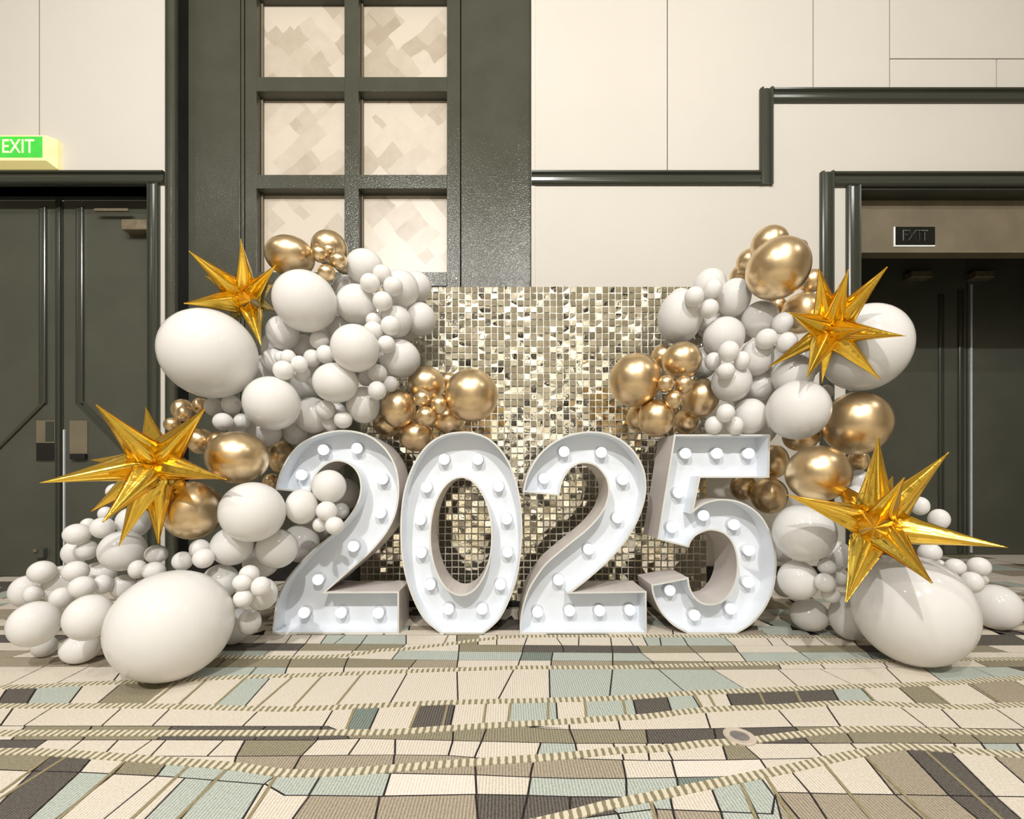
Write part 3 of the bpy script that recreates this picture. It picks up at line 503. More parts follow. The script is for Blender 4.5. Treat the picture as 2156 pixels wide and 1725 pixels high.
('s',[(-0.917,1.573),(-0.812,1.572),(-0.804,1.572),(-0.778,1.500),(-0.903,1.491)]),
('t',[(-0.342,1.638),(-0.183,1.634),(-0.180,1.572),(-0.351,1.572)]),
('k',[(-1.579,1.726),(-1.387,1.726),(-1.400,1.662),(-1.599,1.662)]),
('k',[(1.461,1.779),(1.651,1.779),(1.644,1.710),(1.446,1.711)]),
('o',[(0.758,1.777),(0.950,1.778),(0.929,1.706),(0.756,1.704)]),
('c',[(-1.770,1.899),(-1.600,1.899),(-1.606,1.807),(-1.781,1.808)]),
('c',[(1.028,1.621),(1.164,1.619),(1.185,1.621),(1.164,1.559),(1.003,1.557)]),
('c',[(0.903,1.120),(0.915,1.120),(1.009,1.120),(0.999,1.098),(0.989,1.097),(0.895,1.076)]),
('c',[(0.651,1.383),(0.714,1.388),(0.685,1.287),(0.670,1.286),(0.632,1.281)]),
('o',[(-0.609,1.796),(-0.528,1.795),(-0.420,1.793),(-0.431,1.723),(-0.508,1.725),(-0.610,1.725)]),
('c',[(-0.040,1.899),(0.099,1.899),(0.077,1.784),(-0.038,1.786)]),
('k',[(-0.515,1.197),(-0.499,1.197),(-0.435,1.164),(-0.418,1.139),(-0.500,1.134)]),
('s',[(0.231,0.884),(0.314,0.896),(0.288,0.786),(0.240,0.786)]),
('k',[(0.077,1.784),(0.234,1.781),(0.233,1.707),(0.065,1.711)]),
('c',[(-0.938,1.134),(-0.901,1.134),(-0.887,1.067),(-0.940,1.070)]),
('k',[(0.132,0.877),(0.219,0.905),(0.231,0.884),(0.135,0.869)]),
('o',[(-1.680,1.807),(-1.536,1.807),(-1.570,1.726),(-1.718,1.726)]),
('c',[(0.599,1.378),(0.651,1.383),(0.632,1.281),(0.585,1.275)]),
('s',[(0.426,1.703),(0.482,1.701),(0.539,1.702),(0.555,1.627),(0.461,1.628),(0.407,1.628)]),
('c',[(-1.085,1.899),(-0.952,1.899),(-0.929,1.802),(-1.075,1.804)]),
('s',[(0.518,0.885),(0.550,0.883),(0.586,0.930),(0.524,0.786),(0.489,0.786)]),
('c',[(0.187,1.071),(0.294,1.087),(0.291,1.053),(0.184,1.057)]),
('c',[(-1.510,1.199),(-1.345,1.198),(-1.312,1.134),(-1.480,1.134)]),
('s',[(0.682,1.899),(0.781,1.899),(0.758,1.777),(0.646,1.777)]),
('s',[(0.311,0.927),(0.360,0.939),(0.349,0.894),(0.314,0.896)]),
('e',[(0.068,1.711),(0.188,1.708),(0.174,1.631),(0.053,1.632)]),
('c',[(0.294,1.087),(0.363,1.092),(0.353,1.051),(0.291,1.053)]),
('c',[(1.172,1.119),(1.244,1.119),(1.219,1.079),(1.192,1.082),(1.152,1.087)]),
('s',[(0.447,0.889),(0.518,0.885),(0.489,0.786),(0.419,0.786)]),
('o',[(-1.902,1.899),(-1.770,1.899),(-1.781,1.808),(-1.917,1.808)]),
('c',[(0.005,1.201),(0.137,1.213),(0.180,1.218),(0.176,1.181),(0.112,1.185),(0.009,1.203)]),
('c',[(0.363,1.092),(0.402,1.095),(0.413,1.097),(0.411,1.052),(0.353,1.051)]),
('c',[(0.281,1.119),(0.368,1.119),(0.364,1.093),(0.296,1.088),(0.280,1.085)]),
('c',[(0.053,1.632),(0.174,1.631),(0.164,1.567),(0.042,1.569)]),
('k',[(-0.182,1.319),(-0.156,1.321),(-0.155,1.184),(-0.172,1.182),(-0.178,1.181)]),
('s',[(-0.711,1.899),(-0.616,1.899),(-0.609,1.796),(-0.723,1.798)]),
('c',[(0.217,1.899),(0.325,1.899),(0.303,1.780),(0.234,1.781)]),
('o',[(-0.217,1.899),(-0.120,1.899),(-0.117,1.787),(-0.207,1.789)]),
('s',[(0.369,1.349),(0.383,1.350),(0.401,1.353),(0.382,1.241),(0.349,1.237)]),
('c',[(0.464,1.899),(0.538,1.899),(0.531,1.777),(0.464,1.777),(0.440,1.777)]),
('k',[(0.440,1.777),(0.464,1.777),(0.547,1.777),(0.539,1.702),(0.482,1.701),(0.426,1.703)]),
('s',[(0.132,1.335),(0.151,1.335),(0.157,1.336),(0.147,1.214),(0.137,1.213),(0.120,1.211)]),
('t',[(0.314,0.896),(0.349,0.894),(0.328,0.786),(0.288,0.786)]),
('c',[(-0.953,1.725),(-0.838,1.725),(-0.831,1.661),(-0.859,1.663),(-0.950,1.663)]),
('s',[(0.135,0.869),(0.231,0.884),(0.240,0.786),(0.170,0.786)]),
('c',[(2.004,1.780),(2.305,1.781),(2.319,1.709),(2.009,1.710)]),
('c',[(-0.120,1.899),(-0.040,1.899),(-0.038,1.786),(-0.117,1.787)]),
('c',[(-0.355,1.572),(-0.180,1.572),(-0.179,1.549),(-0.338,1.537),(-0.353,1.536)]),
('c',[(-0.952,1.899),(-0.863,1.899),(-0.844,1.800),(-0.929,1.802)]),
('c',[(1.747,1.476),(1.797,1.482),(2.035,1.489),(1.956,1.311),(1.694,1.308)]),
('s',[(0.606,1.899),(0.682,1.899),(0.646,1.777),(0.590,1.777)]),
('c',[(0.538,1.899),(0.606,1.899),(0.590,1.777),(0.531,1.777)]),
('c',[(1.148,1.899),(1.207,1.899),(1.174,1.778),(1.110,1.778)]),
('s',[(-0.796,1.899),(-0.711,1.899),(-0.723,1.798),(-0.780,1.799)]),
('t',[(-2.020,1.727),(-1.893,1.726),(-1.925,1.662),(-2.057,1.662)]),
('c',[(-1.653,1.299),(-1.538,1.300),(-1.495,1.300),(-1.418,1.199),(-1.576,1.199)]),
('c',[(-0.863,1.899),(-0.796,1.899),(-0.780,1.799),(-0.844,1.800)]),
('t',[(-0.386,1.006),(-0.266,1.019),(-0.266,1.005),(-0.274,1.005),(-0.385,1.004)]),
('c',[(1.947,1.710),(2.306,1.709),(2.338,1.657),(2.007,1.656),(1.957,1.654)]),
('c',[(0.410,1.119),(0.516,1.119),(0.521,1.117),(0.515,1.117),(0.408,1.096)]),
('c',[(0.591,0.998),(0.605,1.001),(0.599,0.944),(0.586,0.930)]),
('c',[(-0.180,1.572),(0.042,1.569),(0.036,1.559),(-0.054,1.558),(-0.179,1.549)]),
('c',[(0.368,1.119),(0.410,1.119),(0.408,1.096),(0.402,1.095),(0.364,1.093)]),
('c',[(-0.255,1.899),(-0.217,1.899),(-0.207,1.789),(-0.259,1.790)]),
('k',[(1.847,1.575),(1.911,1.576),(2.094,1.576),(2.151,1.493),(1.889,1.485)]),
('c',[(-1.747,1.416),(-1.678,1.418),(-1.654,1.420),(-1.553,1.300),(-1.649,1.299)]),
('c',[(2.256,1.899),(2.454,1.899),(2.403,1.781),(2.201,1.781)]),
('c',[(1.337,1.119),(1.478,1.119),(1.437,1.062),(1.300,1.069)]),
('c',[(1.426,1.183),(1.434,1.183),(1.586,1.183),(1.575,1.119),(1.411,1.119)]),
('o',[(-2.385,1.727),(-2.020,1.727),(-2.057,1.662),(-2.434,1.661)]),
('c',[(1.996,1.656),(2.007,1.656),(2.277,1.657),(2.275,1.576),(1.988,1.576)]),
('k',[(-3.091,1.899),(-2.866,1.899),(-2.914,1.812),(-3.148,1.813)]),
('o',[(-2.866,1.899),(-2.678,1.899),(-2.720,1.811),(-2.914,1.812)]),
('c',[(-2.678,1.899),(-2.280,1.899),(-2.308,1.810),(-2.720,1.811)]),
('c',[(2.454,1.899),(2.634,1.899),(2.585,1.781),(2.403,1.781)]),
('k',[(2.634,1.899),(2.840,1.899),(2.795,1.782),(2.585,1.781)]),
('k',[(2.840,1.899),(3.167,1.899),(3.128,1.783),(2.795,1.782)]),
('c',[(-3.166,1.813),(-2.823,1.812),(-2.894,1.728),(-3.246,1.729)]),
('o',[(-2.823,1.812),(-2.474,1.810),(-2.535,1.728),(-2.894,1.728)]),
('k',[(-2.474,1.810),(-2.329,1.810),(-2.386,1.727),(-2.535,1.728)]),
('c',[(-2.329,1.810),(-2.143,1.809),(-2.195,1.727),(-2.386,1.727)]),
('o',[(2.305,1.781),(2.643,1.781),(2.667,1.708),(2.319,1.709)]),
('s',[(2.643,1.781),(2.812,1.782),(2.841,1.708),(2.667,1.708)]),
('s',[(2.812,1.782),(3.086,1.782),(3.123,1.707),(2.841,1.708)]),
('c',[(-2.925,1.728),(-2.634,1.728),(-2.692,1.661),(-2.993,1.661)]),
('s',[(-2.634,1.728),(-2.385,1.727),(-2.434,1.661),(-2.692,1.661)]),
('c',[(2.306,1.709),(2.436,1.709),(2.475,1.657),(2.338,1.657)]),
('s',[(2.436,1.709),(2.706,1.708),(2.759,1.658),(2.475,1.657)]),
('c',[(2.706,1.708),(2.888,1.708),(2.951,1.658),(2.759,1.658)]),
('c',[(-2.718,1.661),(-2.583,1.661),(-2.565,1.577),(-2.703,1.577)]),
('c',[(-2.583,1.661),(-2.424,1.661),(-2.403,1.577),(-2.565,1.577)]),
('o',[(-2.424,1.661),(-2.237,1.662),(-2.210,1.578),(-2.403,1.577)]),
('o',[(-2.237,1.662),(-2.022,1.662),(-1.990,1.578),(-2.210,1.578)]),
('o',[(2.277,1.657),(2.572,1.657),(2.577,1.576),(2.275,1.576)]),
('c',[(2.572,1.657),(2.890,1.658),(2.902,1.576),(2.577,1.576)]),
('c',[(-2.567,1.577),(-2.295,1.578),(-2.222,1.402),(-2.471,1.395)]),
('c',[(-2.295,1.578),(-2.171,1.578),(-2.108,1.406),(-2.222,1.402)]),
('t',[(-2.171,1.578),(-2.056,1.578),(-2.002,1.409),(-2.108,1.406)]),
('c',[(-2.056,1.578),(-1.885,1.578),(-1.842,1.413),(-2.002,1.409)]),
('k',[(-2.399,1.397),(-2.143,1.405),(-2.056,1.297),(-2.321,1.296)]),
('s',[(-2.143,1.405),(-1.901,1.411),(-1.807,1.299),(-2.056,1.297)]),
('c',[(-1.901,1.411),(-1.747,1.416),(-1.649,1.299),(-1.807,1.299)]),
('o',[(2.094,1.576),(2.217,1.576),(2.283,1.497),(2.151,1.493)]),
('s',[(2.217,1.576),(2.365,1.576),(2.444,1.502),(2.283,1.497)]),
('c',[(2.365,1.576),(2.537,1.576),(2.630,1.508),(2.444,1.502)]),
('k',[(-2.071,1.297),(-1.954,1.298),(-1.880,1.200),(-1.998,1.200)]),
('s',[(-1.954,1.298),(-1.800,1.299),(-1.725,1.199),(-1.880,1.200)]),
('c',[(-1.800,1.299),(-1.653,1.299),(-1.576,1.199),(-1.725,1.199)]),
('s',[(2.035,1.489),(2.268,1.497),(2.171,1.313),(1.956,1.311)]),
('s',[(2.268,1.497),(2.597,1.507),(2.472,1.316),(2.171,1.313)]),
('c',[(1.751,1.309),(1.851,1.310),(1.789,1.182),(1.693,1.182)]),
('o',[(1.851,1.310),(2.082,1.312),(2.009,1.182),(1.789,1.182)]),
('c',[(2.082,1.312),(2.301,1.314),(2.218,1.181),(2.009,1.182)]),
('c',[(-2.072,1.200),(-1.878,1.200),(-1.856,1.135),(-2.054,1.135)]),
('s',[(-1.878,1.200),(-1.747,1.199),(-1.723,1.134),(-1.856,1.135)]),
('o',[(-1.747,1.199),(-1.646,1.199),(-1.619,1.134),(-1.723,1.134)]),
('c',[(-1.646,1.199),(-1.510,1.199),(-1.480,1.134),(-1.619,1.134)]),
('s',[(1.586,1.183),(1.739,1.182),(1.731,1.118),(1.575,1.119)]),
('s',[(1.739,1.182),(1.824,1.182),(1.818,1.118),(1.731,1.118)]),
('t',[(1.824,1.182),(1.978,1.182),(1.975,1.118),(1.818,1.118)]),
('c',[(-1.857,1.135),(-1.747,1.135),(-1.748,1.078),(-1.858,1.077)]),
('o',[(-1.747,1.135),(-1.629,1.134),(-1.630,1.079),(-1.748,1.078)]),
('c',[(-1.629,1.134),(-1.549,1.134),(-1.548,1.080),(-1.630,1.079)]),
('c',[(-1.549,1.134),(-1.437,1.134),(-1.436,1.082),(-1.548,1.080)]),
('c',[(1.478,1.119),(1.576,1.119),(1.530,1.057),(1.437,1.062)]),
('c',[(1.576,1.119),(1.794,1.118),(1.736,1.047),(1.530,1.057)]),
('c',[(-1.787,1.075),(-1.607,1.077),(-1.582,1.005),(-1.756,0.999)]),
('k',[(-1.607,1.077),(-1.437,1.080),(-1.415,1.010),(-1.582,1.005)]),
('t',[(-1.437,1.080),(-1.304,1.082),(-1.284,1.014),(-1.415,1.010)]),
('t',[(-1.641,1.003),(-1.531,1.006),(-1.380,0.786),(-1.477,0.786)]),
('c',[(-1.531,1.006),(-1.387,1.011),(-1.253,0.786),(-1.380,0.786)]),
('k',[(-1.387,1.011),(-1.262,1.015),(-1.143,0.786),(-1.253,0.786)]),
('s',[(1.349,1.064),(1.456,1.055),(1.404,0.926),(1.295,0.928)]),
('t',[(1.456,1.055),(1.588,1.043),(1.543,0.923),(1.404,0.926)]),
('k',[(1.588,1.043),(1.753,1.028),(1.718,0.920),(1.543,0.923)]),
('s',[(1.163,0.930),(1.259,0.929),(1.212,0.786),(1.122,0.786)]),
('c',[(1.259,0.929),(1.443,0.925),(1.386,0.786),(1.212,0.786)]),
('c',[(1.443,0.925),(1.614,0.922),(1.548,0.786),(1.386,0.786)]),
]
RIBBONS = [[(-0.508,1.725),(-0.408,1.739),(-0.260,1.784),(-0.110,1.837),(0.075,1.876),(0.533,1.882),(0.868,1.882),(1.197,1.873),(1.528,1.870),(1.852,1.870)],
[(-1.135,1.660),(-0.856,1.656),(-0.675,1.665),(-0.573,1.692),(-0.508,1.725)],
[(-2.576,1.392),(-1.678,1.418),(-1.461,1.438),(-1.290,1.454),(-1.087,1.472),(-0.935,1.489),(-0.775,1.500),(-0.581,1.515),(-0.449,1.526),(-0.338,1.537),(-0.054,1.558),(0.061,1.566),(0.392,1.568),(0.588,1.580),(0.987,1.601),(1.179,1.613),(1.472,1.626),(1.992,1.643),(3.008,1.656)],
[(-2.398,1.296),(-1.538,1.300),(-1.105,1.300),(-0.809,1.288),(-0.663,1.283),(-0.524,1.291),(-0.337,1.308),(-0.144,1.322),(0.151,1.335),(0.383,1.350),(0.581,1.377),(0.787,1.394),(0.969,1.408),(1.166,1.424),(1.332,1.434),(1.558,1.453),(1.797,1.482),(2.752,1.515)],
[(-2.147,1.161),(-0.987,1.161),(-0.600,1.161),(-0.437,1.164),(-0.301,1.167),(-0.172,1.182),(-0.041,1.197),(0.137,1.213),(0.298,1.232),(0.418,1.244),(0.543,1.270),(0.670,1.286),(0.828,1.296),(1.003,1.316),(1.124,1.316),(1.273,1.302),(1.426,1.294),(1.585,1.307),(2.390,1.316)],
[(-1.988,1.074),(-1.280,1.082),(-1.156,1.078),(-0.982,1.063),(-0.769,1.040),(-0.643,1.025),(-0.518,1.003),(-0.386,1.006),(-0.262,1.020),(-0.151,1.034),(0.002,1.049),(0.160,1.067),(0.296,1.088),(0.402,1.095),(0.514,1.115),(0.621,1.125),(0.738,1.146),(0.861,1.167),(0.949,1.178),(1.093,1.178),(1.407,1.161),(2.089,1.150)],
[(-0.005,0.839),(0.052,0.854),(0.132,0.877),(0.219,0.905),(0.311,0.927),(0.440,0.960),(0.581,0.995),(0.691,1.023),(0.845,1.065),(0.989,1.097),(1.044,1.101),(1.192,1.082),(1.296,1.069),(1.849,1.018)]]
STRIPES = [[(-0.745,1.500),(-0.754,1.288)],
[(-0.645,1.511),(-0.644,1.283)],
[(-0.511,1.518),(-0.518,1.291)],
[(-0.458,1.299),(-0.438,1.165)],
[(-0.264,1.313),(-0.266,1.169)],
[(-0.179,1.321),(-0.177,1.181)],
[(-0.060,1.327),(-0.064,1.194)],
[(0.016,1.330),(0.005,1.203)],
[(0.132,1.335),(0.120,1.213)],
[(0.247,1.341),(0.231,1.222)],
[(0.369,1.350),(0.349,1.237)],
[(0.607,1.377),(0.591,1.275)],
[(0.652,1.383),(0.632,1.280)],
[(0.825,1.396),(0.788,1.294)],
[(0.949,1.405),(0.906,1.305)],
[(1.182,1.424),(1.143,1.316)],
[(1.406,1.441),(1.357,1.296)],
[(1.576,1.454),(1.520,1.296)],
[(-0.255,1.893),(-0.260,1.800)],
[(-0.120,1.893),(-0.120,1.826)],
[(-0.535,1.010),(-0.520,0.828)],
[(-0.664,1.028),(-0.667,0.828)],
[(-0.764,1.040),(-0.759,0.828)],
[(-0.934,1.058),(-0.902,0.828)],
[(-1.092,1.074),(-1.093,0.875)],
[(0.311,0.925),(0.299,0.828)],
[(0.537,0.984),(0.498,0.828)],
[(0.605,1.002),(0.575,0.828)],
[(0.774,1.045),(0.737,0.845)],
[(0.898,1.078),(0.854,0.845)],
[(1.070,1.101),(1.000,0.845)],
[(-1.138,1.076),(-1.112,0.939)],
[(-1.141,1.465),(-1.111,1.302)],
[(-1.032,1.479),(-1.002,1.299)],
[(-0.905,1.489),(-0.888,1.294)],
[(-1.120,1.472),(-1.090,1.299)]]

# ------------------------------------------------------------------ materials
def nt(name):
    m = bpy.data.materials.new(name); m.use_nodes = True
    t = m.node_tree; return m, t, t.nodes['Principled BSDF'], t.nodes['Material Output']
def lin(r, g, b):
    f = lambda c: (c/255/12.92 if c/255 <= 0.04045 else ((c/255+0.055)/1.055)**2.4)
    return (f(r), f(g), f(b), 1)
def node(t, kind, **kw):
    n = t.nodes.new(kind)
    for k, v in kw.items():
        if k.startswith('i_'): n.inputs[k[2:].replace('_', ' ')].default_value = v
        else: setattr(n, k, v)
    return n
def noise_bump(t, p, scale, strength, dist=0.01, detail=3):
    tc = node(t, 'ShaderNodeTexCoord'); no = node(t, 'ShaderNodeTexNoise'); no.inputs['Scale'].default_value = scale
    no.inputs['Detail'].default_value = detail
    bp = node(t, 'ShaderNodeBump'); bp.inputs['Strength'].default_value = strength; bp.inputs['Distance'].default_value = dist
    t.links.new(tc.outputs['Object'], no.inputs['Vector']); t.links.new(no.outputs['Fac'], bp.inputs['Height'])
    t.links.new(bp.outputs['Normal'], p.inputs['Normal']); return no
def mix_noise(t, p, c1, c2, scale, lo=0.35, hi=0.65, detail=4):
    tc = node(t, 'ShaderNodeTexCoord'); no = node(t, 'ShaderNodeTexNoise'); no.inputs['Scale'].default_value = scale
    no.inputs['Detail'].default_value = detail
    r = node(t, 'ShaderNodeValToRGB'); r.color_ramp.elements[0].color = c1; r.color_ramp.elements[1].color = c2
    r.color_ramp.elements[0].position = lo; r.color_ramp.elements[1].position = hi
    t.links.new(tc.outputs['Object'], no.inputs['Vector']); t.links.new(no.outputs['Fac'], r.inputs['Fac'])
    t.links.new(r.outputs['Color'], p.inputs['Base Color'])
def simple(name, col, rough=0.5, metal=0.0, bump=None, vary=None, spec=0.5, emit=None, coat=0.0):
    m, t, p, o = nt(name)
    p.inputs['Base Color'].default_value = col; p.inputs['Roughness'].default_value = rough; p.inputs['Metallic'].default_value = metal
    p.inputs['Specular IOR Level'].default_value = spec; p.inputs['Coat Weight'].default_value = coat
    if vary: mix_noise(t, p, *vary)
    if bump: noise_bump(t, p, *bump)
    if emit: p.inputs['Emission Color'].default_value = emit[0]; p.inputs['Emission Strength'].default_value = emit[1]
    return m
M = {}
M['wall'] = simple('cream_wall_paint', lin(207, 202, 192), 0.75, vary=(lin(206, 201, 191), lin(208, 203, 193), 2.0), bump=(260, 0.08, 0.002))
M['groove'] = simple('panel_joint', lin(165, 157, 144), 0.8)
M['ceil'] = simple('ceiling_paint', lin(240, 236, 228), 0.8, vary=(lin(236, 232, 222), lin(244, 240, 233), 1.2))
M['blotchwall'] = simple('blotched_wall_for_reflections', lin(180, 170, 152), 0.6, vary=(lin(34, 31, 28), lin(244, 239, 228), 2.2, 0.46, 0.54))  # dark and bright blotches added so the mirror sequins vary in tone
M['green'] = simple('dark_green_grey_gloss_paint', lin(72, 73, 62), 0.17, vary=(lin(70, 71, 60), lin(75, 76, 65), 5.0), bump=(150, 0.8, 0.0018, 1), spec=0.35)
M['trim'] = simple('dark_green_grey_trim_paint', lin(62, 64, 55), 0.2, bump=(60, 0.05, 0.001))
M['door'] = simple('dark_door_paint', lin(78, 79, 69), 0.3, vary=(lin(75, 76, 66), lin(82, 83, 72), 3.0), bump=(300, 0.12, 0.001))
M['black'] = simple('black_paint', lin(22, 22, 22), 0.45, vary=(lin(18, 18, 18), lin(28, 28, 27), 6.0))
M['soffit'] = simple('soffit_paint', lin(48, 50, 43), 0.4, vary=(lin(46, 48, 41), lin(52, 54, 46), 6.0))
M['lintel'] = simple('lintel_taupe_paint', lin(118, 108, 88), 0.55, vary=(lin(112, 103, 84), lin(124, 113, 92), 5.0))
M['metal'] = simple('brushed_plate', lin(150, 138, 115), 0.35, 0.6, vary=(lin(140, 128, 108), lin(160, 148, 126), 30.0))
M['chrome'] = simple('bright_edge_strip', lin(232, 234, 240), 0.25, 0.4, vary=(lin(228, 230, 236), lin(236, 238, 244), 20.0))
M['digit'] = simple('white_gloss_enamel', lin(225, 229, 234), 0.3, vary=(lin(223, 227, 232), lin(227, 231, 236), 4.0))
M['digit_side'] = simple('warm_white_side_panel', lin(214, 206, 202), 0.3, vary=(lin(211, 203, 199), lin(217, 209, 205), 4.0))
M['rim'] = simple('pale_rim_edging', lin(214, 213, 206), 0.35, vary=(lin(210, 209, 201), lin(219, 218, 212), 8.0))
M['bulb'] = simple('lit_frosted_bulb', lin(250, 250, 248), 0.3, emit=((0.92, 0.97, 1.0, 1), 0.75))
M['collar'] = simple('bulb_socket_collar', lin(205, 206, 208), 0.35, vary=(lin(200, 201, 203), lin(210, 211, 213), 20.0))
M['backing'] = simple('pale_sequin_backing', lin(240, 236, 220), 0.45, vary=(lin(236, 232, 214), lin(245, 241, 227), 12.0))
M['pin'] = simple('sequin_pin', lin(250, 246, 230), 0.1, 0.0, coat=1.0)
M['ring'] = simple('floor_box_ring', lin(190, 175, 160), 0.4, vary=(lin(182, 168, 153), lin(198, 184, 168), 40.0))
M['boxlid'] = simple('floor_box_lid', lin(128, 122, 116), 0.35, 0.3, vary=(lin(120, 115, 110), lin(138, 132, 126), 40.0))
M['sign_case'] = simple('glowing_cream_sign_case', lin(226, 214, 170), 0.45, vary=(lin(222, 209, 162), lin(232, 221, 180), 10.0), emit=((1.0, 0.86, 0.25, 1), 0.4))  # yellow glow stands in for sign light falling on the case
M['sign_green'] = simple('lit_green_sign_face', lin(40, 150, 60), 0.4, vary=(lin(36, 142, 58), lin(50, 165, 60), 12.0), emit=((0.10, 0.75, 0.06, 1), 0.75))
M['sign_text'] = simple('lit_sign_lettering', lin(240, 250, 160), 0.5, emit=((0.95, 1.0, 0.45, 1), 1.2))
M['sign_dark'] = simple('unlit_sign_face', lin(18, 20, 16), 0.25, vary=(lin(16, 18, 14), lin(22, 24, 20), 20.0))
M['sign_edge'] = simple('glowing_white_sign_edge', lin(235, 235, 230), 0.3, vary=(lin(232, 232, 226), lin(238, 238, 234), 20.0), emit=((1, 1, 1, 1), 0.25))  # faint glow put into the edges so they look illuminated
M['sign_grey'] = simple('grey_sign_lettering', lin(112, 122, 112), 0.3, vary=(lin(106, 116, 106), lin(118, 128, 118), 30.0))
M['lampglass'] = simple('lit_lamp_lens', (1, 1, 1, 1), 0.4, emit=((1.0, 0.93, 0.82, 1), 14.0))
M['lampbody'] = simple('white_lamp_housing', lin(220, 216, 208), 0.4, vary=(lin(216, 212, 204), lin(224, 220, 212), 10.0))

def balloon_white():
    m, t, p, o = nt('white_latex')
    p.inputs['Base Color'].default_value = lin(236, 232, 226)
    tc = node(t, 'ShaderNodeTexCoord'); no = node(t, 'ShaderNodeTexNoise'); no.inputs['Scale'].default_value = 1.3
    r = node(t, 'ShaderNodeValToRGB'); r.color_ramp.elements[0].color = lin(241, 239, 236); r.color_ramp.elements[1].color = lin(246, 245, 242)
    t.links.new(tc.outputs['Object'], no.inputs['Vector']); t.links.new(no.outputs['Fac'], r.inputs['Fac']); t.links.new(r.outputs['Color'], p.inputs['Base Color'])
    p.inputs['Roughness'].default_value = 0.1; p.inputs['Specular IOR Level'].default_value = 0.55
    tr = node(t, 'ShaderNodeBsdfTranslucent'); tr.inputs['Color'].default_value = lin(246, 241, 233)
    mx = node(t, 'ShaderNodeMixShader'); mx.inputs[0].default_value = 0.26
    t.links.new(p.outputs[0], mx.inputs[1]); t.links.new(tr.outputs[0], mx.inputs[2]); t.links.new(mx.outputs[0], o.inputs[0])
    return m
M['w'] = balloon_white()
M['g'] = simple('chrome_gold_latex', lin(231, 205, 164), 0.31, 1.0, vary=(lin(228, 201, 158), lin(235, 210, 170), 1.5))
def foil():
    m, t, p, o = nt('gold_foil')
    p.inputs['Metallic'].default_value = 1.0; p.inputs['Roughness'].default_value = 0.17
    mix_noise(t, p, lin(253, 204, 70), lin(255, 218, 100), 4.0)
    tc = node(t, 'ShaderNodeTexCoord'); no = node(t, 'ShaderNodeTexNoise'); no.inputs['Scale'].default_value = 16; no.inputs['Detail'].default_value = 2
    no.inputs['Distortion'].default_value = 1.5
    bp = node(t, 'ShaderNodeBump'); bp.inputs['Strength'].default_value = 0.16; bp.inputs['Distance'].default_value = 0.01
    t.links.new(tc.outputs['Object'], no.inputs['Vector']); t.links.new(no.outputs['Fac'], bp.inputs['Height']); t.links.new(bp.outputs['Normal'], p.inputs['Normal'])
    return m
M['foil'] = foil()
M['seam'] = simple('foil_seam', lin(222, 170, 60), 0.22, 1.0, bump=(90, 0.4, 0.006))
def sequin():
    m, t, p, o = nt('gold_mirror_sequin')
    p.inputs['Metallic'].default_value = 1.0; p.inputs['Roughness'].default_value = 0.035
    mix_noise(t, p, lin(244, 237, 214), lin(252, 248, 232), 40.0)
    noise_bump(t, p, 55, 0.03, 0.004, 1)
    return m
M['sequin'] = sequin()
def carpet(name, c1, c2):
    m, t, p, o = nt(name)
    tc = node(t, 'ShaderNodeTexCoord')
    wv = node(t, 'ShaderNodeTexWave', wave_type='BANDS', bands_direction='X'); wv.inputs['Scale'].default_value = 42; wv.inputs['Distortion'].default_value = 1.2
    wv.inputs['Detail'].default_value = 2; wv.inputs['Detail Scale'].default_value = 4
    no = node(t, 'ShaderNodeTexNoise'); no.inputs['Scale'].default_value = 190; no.inputs['Detail'].default_value = 3
    ad = node(t, 'ShaderNodeMath', operation='MULTIPLY_ADD'); ad.inputs[1].default_value = 0.42
    ml = node(t, 'ShaderNodeMath', operation='MULTIPLY'); ml.inputs[1].default_value = 0.75
    r = node(t, 'ShaderNodeValToRGB'); r.color_ramp.elements[0].color = c1; r.color_ramp.elements[1].color = c2
    r.color_ramp.elements[0].position = 0.25; r.color_ramp.elements[1].position = 0.85
    L = t.links
    L.new(tc.outputs['Object'], wv.inputs['Vector']); L.new(tc.outputs['Object'], no.inputs['Vector'])
    L.new(no.outputs['Fac'], ml.inputs[0]); L.new(wv.outputs['Fac'], ad.inputs[0]); L.new(ml.outputs[0], ad.inputs[2])
    L.new(ad.outputs[0], r.inputs['Fac']); L.new(r.outputs['Color'], p.inputs['Base Color'])
    bp = node(t, 'ShaderNodeBump'); bp.inputs['Strength'].default_value = 0.5; bp.inputs['Distance'].default_value = 0.003
    L.new(ad.outputs[0], bp.inputs['Height']); L.new(bp.outputs['Normal'], p.inputs['Normal'])
    p.inputs['Roughness'].default_value = 0.95; p.inputs['Specular IOR Level'].default_value = 0.1
    return m
CARPET = {'c': carpet('carpet_cream', lin(186, 175, 158), lin(224, 215, 201)), 's': carpet('carpet_sage', lin(140, 147, 137), lin(192, 198, 188)),
          'o': carpet('carpet_olive', lin(108, 102, 84), lin(158, 150, 126)), 't': carpet('carpet_taupe', lin(126, 115, 97), lin(176, 165, 146)),
          'e': carpet('carpet_teal', lin(86, 95, 88), lin(138, 148, 139)), 'k': carpet('carpet_charcoal', lin(62, 58, 54), lin(112, 106, 98)),
          'w': carpet('carpet_pale', lin(206, 192, 178), lin(232, 222, 211))}
M['seamline'] = carpet('carpet_dark_line', lin(30, 26, 26), lin(58, 51, 50))
M['thinline'] = carpet('carpet_olive_line', lin(122, 112, 84), lin(160, 149, 118))
